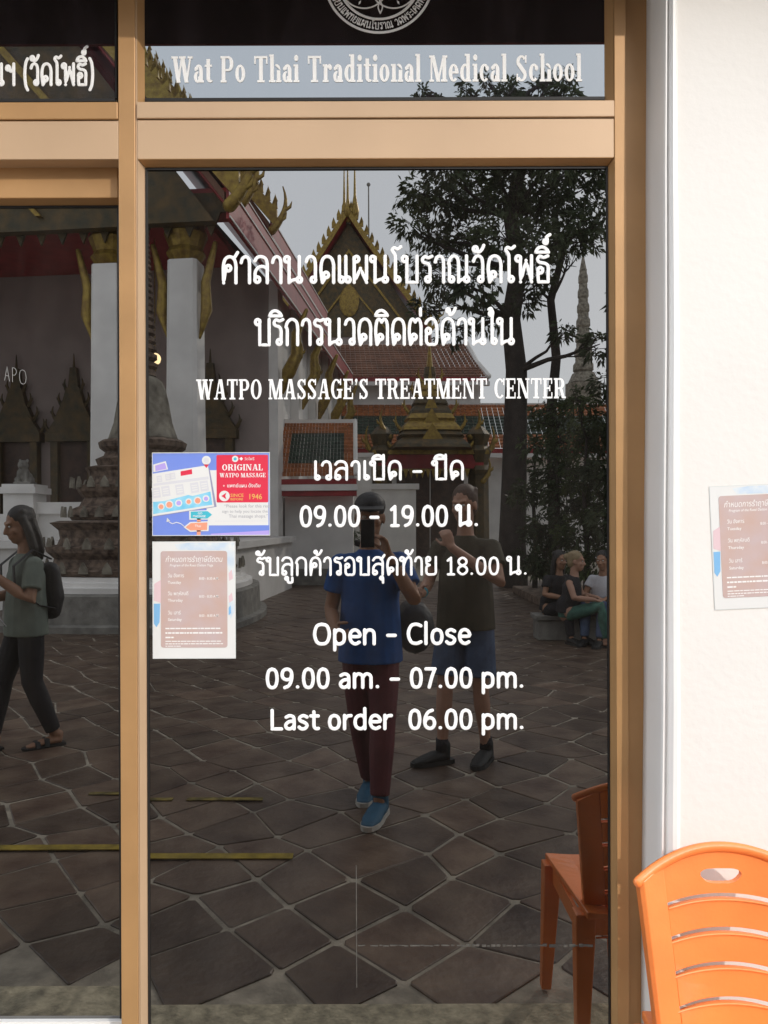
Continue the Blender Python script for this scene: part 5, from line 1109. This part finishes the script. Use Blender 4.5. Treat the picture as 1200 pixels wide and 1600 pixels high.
def person(label, loc, rz, J, st, voxel=.008, group=None):
    root = thing('person', label, 'person', loc, R(rz), group)
    P = {k: V(v) for k, v in J.items()}
    body = MB(); lat = (P['sR'] - P['sL']).normalized(); fd = P['fd'].normalized()
    # head in its own frame
    side = fd.cross(V((0, 0, 1))).normalized(); up = side.cross(fd).normalized(); hd = P['hd']; k = st.get('hs', 1.0)
    h = lambda x, y, z: hd + (side * x + fd * y + up * z) * k
    def hball(mb, c, r, n=14, m=9):
        b = MB(); b.ball((0, 0, 0), r, n, m); mb.add([h(c[0] + q.x, c[1] + q.y, c[2] + q.z) for q in b.v], b.f)
    hball(body, (0, -.012, .035), (.074, .094, .088)); hball(body, (0, .018, -.035), (.060, .072, .088)); hball(body, (0, .050, -.095), (.030, .030, .026)); hball(body, (0, .02, -.075), (.050, .055, .045))
    body.tube([h(0, .082, .018), h(0, .098, -.012), h(0, .108, -.034)], [.010 * k, .012 * k, .014 * k]); body.tube([h(-.013, .094, -.038), h(.013, .094, -.038)], [.009 * k] * 2)
    body.tube([h(-.042, .078, .030), h(-.012, .088, .024)], [.010 * k, .009 * k]); body.tube([h(.042, .078, .030), h(.012, .088, .024)], [.010 * k, .009 * k])
    body.tube([h(-.022, .079, -.066), h(0, .087, -.064), h(.022, .079, -.066)], [.006 * k, .008 * k, .006 * k]); body.tube([h(-.018, .078, -.076), h(0, .085, -.077), h(.018, .078, -.076)], [.006 * k, .008 * k, .006 * k])
    for s in (-1, 1): hball(body, (s * .074, -.008, -.008), (.011, .020, .031)); hball(body, (s * .036, .062, -.028), (.024, .02, .022))
    body.tube([P['nk'] + V((0, 0, -.05)), P['nk'] + V((0, 0, .03)), h(0, -.02, -.05)], [.062, .053, .052])
    ch, pl = P['ch'], P['pel']
    body.tube([pl + V((0, 0, -.05)), pl + V((0, 0, .10)), ch + V((0, 0, -.12)), ch, P['nk'] + V((0, 0, -.06))], [(.145, .10), (.125, .085), (.135, .095), (.15, .098), (.08, .06)], lat=lat, n=14)
    for s in 'LR':
        S_, E, W = P['s' + s], P['e' + s], P['w' + s]
        body.tube([P['nk'].lerp(S_, .40) + V((0, 0, -.085)), S_ + V((0, 0, -.02)), S_.lerp(E, .35), E, E.lerp(W, .3), W.lerp(E, .05), W], [.034, .042, .043, .039, .040, .028, .026], n=12)
        hand(body, W, P['h' + s], P['n' + s], P['t' + s], st.get('curl' + s, .8))
        hp_ = P['h_' + s]; K, A = P['k' + s], P['a' + s]
        body.tube([hp_ + V((0, 0, .04)), hp_, hp_.lerp(K, .5), K, K.lerp(A, .3), K.lerp(A, .75), A], [.085, .085, .070, .052, .054, .037, .034], n=12)
        f = P['f' + s].normalized(); sd_ = f.cross(V((0, 0, 1)))
        body.tube([A + V((0, 0, -.01)) - f * .03, A - f * .035 + V((0, 0, -.045)), A + f * .05 + V((0, 0, -.045)), A + f * .14 + V((0, 0, -.06)), A + f * .18 + V((0, 0, -.066))], [(.032, .030), (.034, .03), (.038, .028), (.042, .018), (.032, .012)], lat=sd_, n=10)
    bo = body.melt('body', st['skin'], root, voxel, 2)
    eye = MB()
    for s in (-1, 1): hball(eye, (s * .030, .081, .006), (.012, .007, .008), 8, 6)
    tag(eye.build('eyes', 'eye_white', root, local=True, smooth=True), kind='stuff')
    # clothes
    sh = MB(); e_ = st.get('fat', 0.0)
    hem = pl + V((0, 0, st.get('hem', -.08)))
    sh.tube([hem, pl + V((0, 0, .08)), ch + V((0, 0, -.12)), ch + V((0, 0, .0)), ch.lerp(P['nk'], .55) + V((0, 0, .0)), P['nk'] + V((0, 0, -.02))], [(.180 + e_, .142 + e_), (.168 + e_, .132 + e_), (.160 + e_, .122 + e_), (.168, .118), (.115, .088), (.064, .062)], lat=lat, n=18, round_cap=False)
    for s in 'LR':
        S_, E = P['s' + s], P['e' + s]
        if st.get('sleeve', .55) > 0:
            fr = st.get('sleeve', .55)
            sh.tube([P['nk'].lerp(S_, .30) + V((0, 0, -.055)), P['nk'].lerp(S_, .75) + V((0, 0, -.030)), S_ + V((0, 0, -.012)), S_.lerp(E, fr * .6), S_.lerp(E, fr)], [.050, .060, .064, .064, .066], n=14, round_cap=False)
            sh.ball(S_ + V((0, 0, -.012)), .066)
    sh.melt('shirt', st['shirt'], root, voxel, 3)
    tr_ = MB(); end = st.get('leg', 1.0)
    tr_.tube([pl + V((0, 0, .06)), pl, pl + V((0, 0, -.08))], [(.138 + e_, .105 + e_), (.152 + e_, .116 + e_), (.145, .11)], lat=lat, n=16, round_cap=False)
    for s in 'LR':
        hp_, K, A = P['h_' + s], P['k' + s], P['a' + s]
        A2 = K.lerp(A, .93)
        if end >= 1: tr_.tube([hp_ + V((0, 0, .05)), hp_, hp_.lerp(K, .5), K, K.lerp(A2, .35), A2], [.072, .086, .084, .070, .068, .052], n=14, round_cap=False)
        else: tr_.tube([hp_ + V((0, 0, .05)), hp_, hp_.lerp(K, .5), hp_.lerp(K, end)], [.074, .090, .098, .104], n=14, round_cap=False)
    tr_.melt(st.get('lower', 'trousers'), st['pants'], root, voxel, 3)
    if st.get('shoe'):
        for s in 'LR':
            A = P['a' + s]; f = P['f' + s].normalized(); sd_ = f.cross(V((0, 0, 1))); z0 = A + V((0, 0, -.078))
            m_ = MB(); m_.tube([A + V((0, 0, .03)) - f * .012, A - f * .02 + V((0, 0, -.03)), A + f * .06 + V((0, 0, -.035)), A + f * .13 + V((0, 0, -.05)), A + f * .19 + V((0, 0, -.06))], [(.045, .045), (.046, .045), (.048, .038), (.052, .03), (.038, .018)], lat=sd_, n=12)
            so = m_.melt('shoe', st['shoe'], root, .007, 2)
            m2 = MB(); rg = []
            for t_, w_ in ((-.075, .030), (-.05, .041), (.02, .043), (.09, .052), (.16, .050), (.205, .030), (.218, .012)): rg.append([z0 + f * t_ - sd_ * w_ + V((0, 0, -.004)), z0 + f * t_ + sd_ * w_ + V((0, 0, -.004)), z0 + f * t_ + sd_ * w_ * .96 + V((0, 0, .022)), z0 + f * t_ - sd_ * w_ * .96 + V((0, 0, .022))])
            m2.loft(rg); m2.build('sole', st.get('sole', 'rubber_black'), so, local=True)
    elif st.get('sandal'):
        for s in 'LR':
            A = P['a' + s]; f = P['f' + s].normalized(); sd_ = f.cross(V((0, 0, 1))); z0 = A + V((0, 0, -.082)); m2 = MB(); rg = []
            for t_, w_ in ((-.07, .03), (-.04, .04), (.04, .042), (.12, .05), (.19, .046), (.215, .02)): rg.append([z0 + f * t_ - sd_ * w_ + V((0, 0, -.006)), z0 + f * t_ + sd_ * w_ + V((0, 0, -.006)), z0 + f * t_ + sd_ * w_ + V((0, 0, .014)), z0 + f * t_ - sd_ * w_ + V((0, 0, .014))])
            m2.loft(rg)
            for t_, hh in ((.06, .055), (.12, .042)): m2.tube([z0 + f * t_ - sd_ * .05 + V((0, 0, .01)), z0 + f * t_ - sd_ * .03 + V((0, 0, hh)), z0 + f * t_ + sd_ * .03 + V((0, 0, hh)), z0 + f * t_ + sd_ * .05 + V((0, 0, .01))], [(.018, .006)] * 4, lat=f, n=8)
            tag(m2.build('sandal', 'rubber_black', root, local=True), kind='stuff')
    # hair or cap
    hm = MB(); style = st.get('hair_style', 'short')
    hball(hm, (0, -.022, .048), (.081, .096, .090), 16, 10); hball(hm, (0, -.055, -.01), (.072, .062, .085), 14, 9)
    if style == 'long':
        for s in (-1, 1): hm.tube([h(s * .062, -.005, .05), h(s * .078, -.02, -.05), h(s * .075, -.03, -.17), h(s * .07, -.03, -.24)], [.028, .030, .030, .012])
        hm.tube([h(0, -.07, .02), h(0, -.085, -.1), h(0, -.085, -.2), h(0, -.08, -.26)], [(.07, .04), (.085, .035), (.085, .03), (.06, .012)], lat=side)
    if style == 'bun': hball(hm, (0, -.125, .05), (.042, .045, .045)); 
    for q in range(0 if st.get('cap') else 16):
        rg_ = random.Random(q + int(loc[0] * 100)); a = rg_.uniform(-2.6, 2.6)
        hball(hm, (.062 * math.sin(a), -.03 - .06 * math.cos(a), .07 + rg_.uniform(-.05, .022)), (.022, .026, .026), 8, 6)
    hm.melt('hair', st['hair'], root, max(voxel, .008), 1)
    if st.get('cap'):
        cm = MB(); hball(cm, (0, -.012, .060), (.087, .107, .078), 18, 10); cm.melt('cap', st['cap'], root, .008, 1)
        bm_ = MB(); rg = []
        for q in range(9):
            a = R(-62 + q * 15.5); rg.append([h(.085 * math.sin(a), .055 + .03 * math.cos(a), .058), h(.082 * math.sin(a), .085 + .095 * math.cos(a), .045), h(.082 * math.sin(a), .085 + .095 * math.cos(a), .051), h(.085 * math.sin(a), .055 + .03 * math.cos(a), .066)])
        bm_.loft(rg); bm_.build('cap_brim', st['cap'], root, local=True, smooth=False)
    return root
STAND = dict(h_L=(-.09, 0, .90), h_R=(.09, 0, .90), pel=(0, 0, .96), ch=(0, 0, 1.27), nk=(0, .0, 1.43), sL=(-.185, -.01, 1.38), sR=(.185, -.01, 1.38))
# the photographer: steps forward, phone held up in the right hand
pc = V((.0, -.30, 0))
J = dict(STAND, hd=(.0, .03, 1.575), fd=(0, 1, -.06), pel=(.0, -.0, .93), ch=(.0, .0, 1.24), nk=(.0, .0, 1.42), sL=(-.160, .0, 1.325), sR=(.160, .02, 1.335),
         eR=(.235, .13, 1.13), wR=(.098, .215, 1.375), hR=(-.30, .12, .95), nR=(-.80, .35, -.3), tR=(-.1, -1, .1), eL=(-.215, -.02, 1.07), wL=(-.185, .17, .985), hL=(.25, .9, -.25), nL=(.9, -.2, .1), tL=(0, .3, 1),
         h_L=(-.075, 0, .85), h_R=(.075, 0, .85), kL=(-.055, -.02, .48), aL=(-.005, -.16, .085), kR=(.065, .10, .48), aR=(.045, .17, .085), fL=(-.2, 1, 0), fR=(-.35, 1, 0))
ph = person('person in blue shirt, cap and maroon trousers photographing with a phone', pc, 0, J, dict(skin='skin_tan', shirt='cloth_blue', pants='cloth_maroon', shoe='shoe_blue', sole='rubber_pale', hair='hair_black', cap='black_nylon', curlR=.9, curlL=1.3, hem=-.14, sleeve=.62), .007)
b = MB(); b.tube([V((.130, .188, 1.315)) , V((.118, .198, 1.338))], [.039, .037], n=14, round_cap=False); wb = b.build('wristwatch', 'rubber_black', ph, local=True, smooth=True)
phone = thing('phone', 'black phone held up in front of the capped photographer', 'phone', (-.012, -.014, 1.50))
MB().box(-.047, .023, -.0185, -.0105, 1.418, 1.563).build('body', 'phone_black', phone, bevel=.003)
b = MB(); b.tube([V((.0, -.0105, 1.55)), V((.0, -.0085, 1.55))], [.009, .009], n=14, round_cap=False); b.tube([V((.0, -.0105, 1.527)), V((.0, -.0085, 1.527))], [.008, .008], n=14, round_cap=False); tag(b.build('camera_lens', 'phone_black', phone), kind='stuff')
sb = thing('shoulder_bag', 'black shoulder bag hanging behind the hip of the photographer', 'bag', (.28, -.42, 1.0))
b = MB(); b.tube([V((.24, -.50, .96)), V((.25, -.38, .96))], [(.11, .15), (.11, .15)], lat=(1, 0, 0), n=12); b.melt('pouch', 'black_nylon', sb, .01, 2, local=False); sb.children[0].data.transform(ROOTM[sb.name].inverted())
b = MB(); b.tube([V((.26, -.46, 1.08)), V((.16, -.43, 1.30)), V((.02, -.435, 1.40)), V((-.08, -.34, 1.435))], [(.018, .004)] * 4, lat=(0, 0, 1), n=6); b.build('strap', 'black_nylon', sb)
# companion, turned a little to the left, one hand at the mouth
J = dict(STAND, hd=(0, .03, 1.655), fd=(-.15, 1, -.12), pel=(0, 0, .98), ch=(0, .0, 1.30), nk=(0, 0, 1.48), sL=(-.172, 0, 1.385), sR=(.172, 0, 1.385),
         eR=(.255, .14, 1.17), wR=(-.02, .26, 1.39), hR=(-.35, .05, .95), nR=(-.4, -.8, 0), tR=(-.8, 0, -.3), eL=(-.235, .05, 1.15), wL=(-.20, .29, 1.10), hL=(-.1, .9, .15), nL=(.9, 0, -.2), tL=(0, .2, 1),
         h_L=(-.095, 0, .92), h_R=(.095, 0, .92), kL=(-.12, .06, .50), aL=(-.13, .10, .085), kR=(.10, .02, .50), aR=(.12, -.04, .085), fL=(-.75, .7, 0), fR=(-.1, 1, 0))
cp_ = person('person in olive shirt and denim shorts holding a hand to the mouth', (.615, -1.06, 0), 22, J, dict(skin='skin_light', shirt='cloth_olive', pants='cloth_denim', shoe='rubber_black', hair='hair_brown', leg=.86, lower='shorts', curlR=1.1, curlL=1.5, hem=-.12, fat=.015), .008)
b = MB(); b.tube([V((-.205, .245, 1.107)), V((-.203, .268, 1.104))], [.034, .033], n=12, round_cap=False); b.build('wristband', 'wrist_teal', cp_, local=True, smooth=True)
for s in 'LR':
    A = V(J['a' + s]); b = MB(); b.tube([A + V((0, 0, .0)), A + V((0, 0, .075))], [.041, .040], n=12, round_cap=False); b.build('sock', 'cloth_black', cp_, local=True, smooth=True)
# woman at the left walking with a backpack
J = dict(STAND, hd=(0, .04, 1.535), fd=(0, 1, -.22), pel=(0, 0, .90), ch=(0, 0, 1.19), nk=(0, 0, 1.36), sL=(-.142, 0, 1.27), sR=(.142, 0, 1.27),
         eR=(.215, .05, 1.03), wR=(.06, .24, 1.21), hR=(-.25, .5, .85), nR=(-.5, .8, .1), tR=(-.6, -.4, .3), eL=(-.21, .0, 1.05), wL=(-.17, .22, 1.02), hL=(.1, .9, .1), nL=(.9, 0, 0), tL=(0, 0, 1),
         h_L=(-.085, 0, .84), h_R=(.085, 0, .84), kL=(-.08, .13, .47), aL=(-.08, .20, .085), kR=(.08, -.01, .46), aR=(.085, -.16, .085), fL=(0, 1, 0), fR=(-.1, 1, 0), )
wl = ref(40, 1165, 5.3, ZL); wl.z = 0
wm = person('person in grey green shirt and black trousers with shoulder length dark hair', wl, 46, J, dict(skin='skin_tan', shirt='cloth_sage', pants='cloth_black', sandal=True, hair='hair_black', hair_style='long', curlR=1.2, hem=-.12, sleeve=.7), .008)
bpk = thing('backpack', 'black backpack worn by the person in the grey green shirt', 'backpack', wl, R(46))
b = MB(); b.tube([V((0, -.165, .93)), V((0, -.18, 1.03)), V((0, -.165, 1.22))], [(.13, .06), (.14, .07), (.115, .055)], lat=(1, 0, 0), n=14); b.melt('pack', 'black_nylon', bpk, .012, 3)
for s in (-1, 1):
    b = MB(); b.tube([V((s * .10, -.13, 1.30)), V((s * .115, .0, 1.365)), V((s * .12, .125, 1.26)), V((s * .13, .12, 1.12)), V((s * .15, -.03, .99)), V((s * .13, -.14, .96))], [(.025, .006)] * 6, lat=(1, 0, 0), n=6); b.build('strap', 'black_nylon', bpk, local=True)
bot = thing('small_camera', 'small pale round camera in the hand of the person with the backpack', 'camera', wl, R(46))
b = MB(); b.ball((.005, .315, 1.315), (.035, .03, .035), 12, 8); b.build('body', 'cloth_white', bot, local=True, smooth=True)
b = MB(); b.tube([V((.01, .31, 1.28)), V((.04, .27, 1.05)), V((.07, .20, .92)), V((.08, .16, .86))], [.004] * 4, n=5); b.build('cord', 'cloth_white', bot, local=True)
# three people sitting on the kerb of the planting bed
def seated(label, px, Z, rz, st, lean=0.0, hs=1.0):
    J = dict(pel=(0, 0, .42), ch=(0, .06 + lean, .72), nk=(0, .09 + lean, .88), hd=(0, .12 + lean, 1.04), fd=(0, 1, -.05), sL=(-.15, .06 + lean, .80), sR=(.15, .06 + lean, .80), eL=(-.22, .14, .60), eR=(.22, .14, .60), wL=(-.12, .36, .58), wR=(.12, .36, .58),
             hL=(.3, .9, -.2), nL=(0, -.3, -1), tL=(1, 0, 0), hR=(-.3, .9, -.2), nR=(0, -.3, -1), tR=(-1, 0, 0), h_L=(-.09, .04, .38), h_R=(.09, .04, .38), kL=(-.11, .44, .50), kR=(.11, .44, .50), aL=(-.1, .50, .085), aR=(.1, .54, .085), fL=(0, 1, 0), fR=(0, 1, 0))
    p = ref(px, 815, Z); p.z = 0
    return person(label, p, rz, J, st, .011, 'people sitting by the planting bed')
seated('seated person with blond bun in green skirt facing the door edge', 886, 9.7, -62, dict(skin='skin_light', shirt='cloth_black', pants='cloth_green', lower='skirt', sandal=True, hair='hair_blond', hair_style='bun', sleeve=0, hem=-.02))
seated('seated person in white shirt and jeans at the edge of the door', 946, 9.9, 35, dict(skin='skin_tan', shirt='cloth_white', pants='cloth_denim', shoe='rubber_black', hair='hair_black', hem=-.04))
seated('seated person with long dark hair in black top leaning forward', 862, 10.1, -25, dict(skin='skin_tan', shirt='cloth_black', pants='cloth_black', shoe='rubber_black', hair='hair_black', hair_style='long', hem=-.04), .05)
bench = thing('stone_bench', 'low stone bench under the seated people by the shrubs', 'bench', ref(905, 815, 9.95).to_2d().to_3d())
q0, q1 = ref(838, 815, 10.05), ref(985, 815, 9.9)
MB().box(q0.x, q1.x, q0.y - .22, q0.y + .10, 0, .26).build('base', 'stone_grey', bench, bevel=.01); MB().box(q0.x - .03, q1.x + .03, q0.y - .25, q0.y + .13, .262, .325).build('seat_slab', 'stone_grey', bench, bevel=.01)
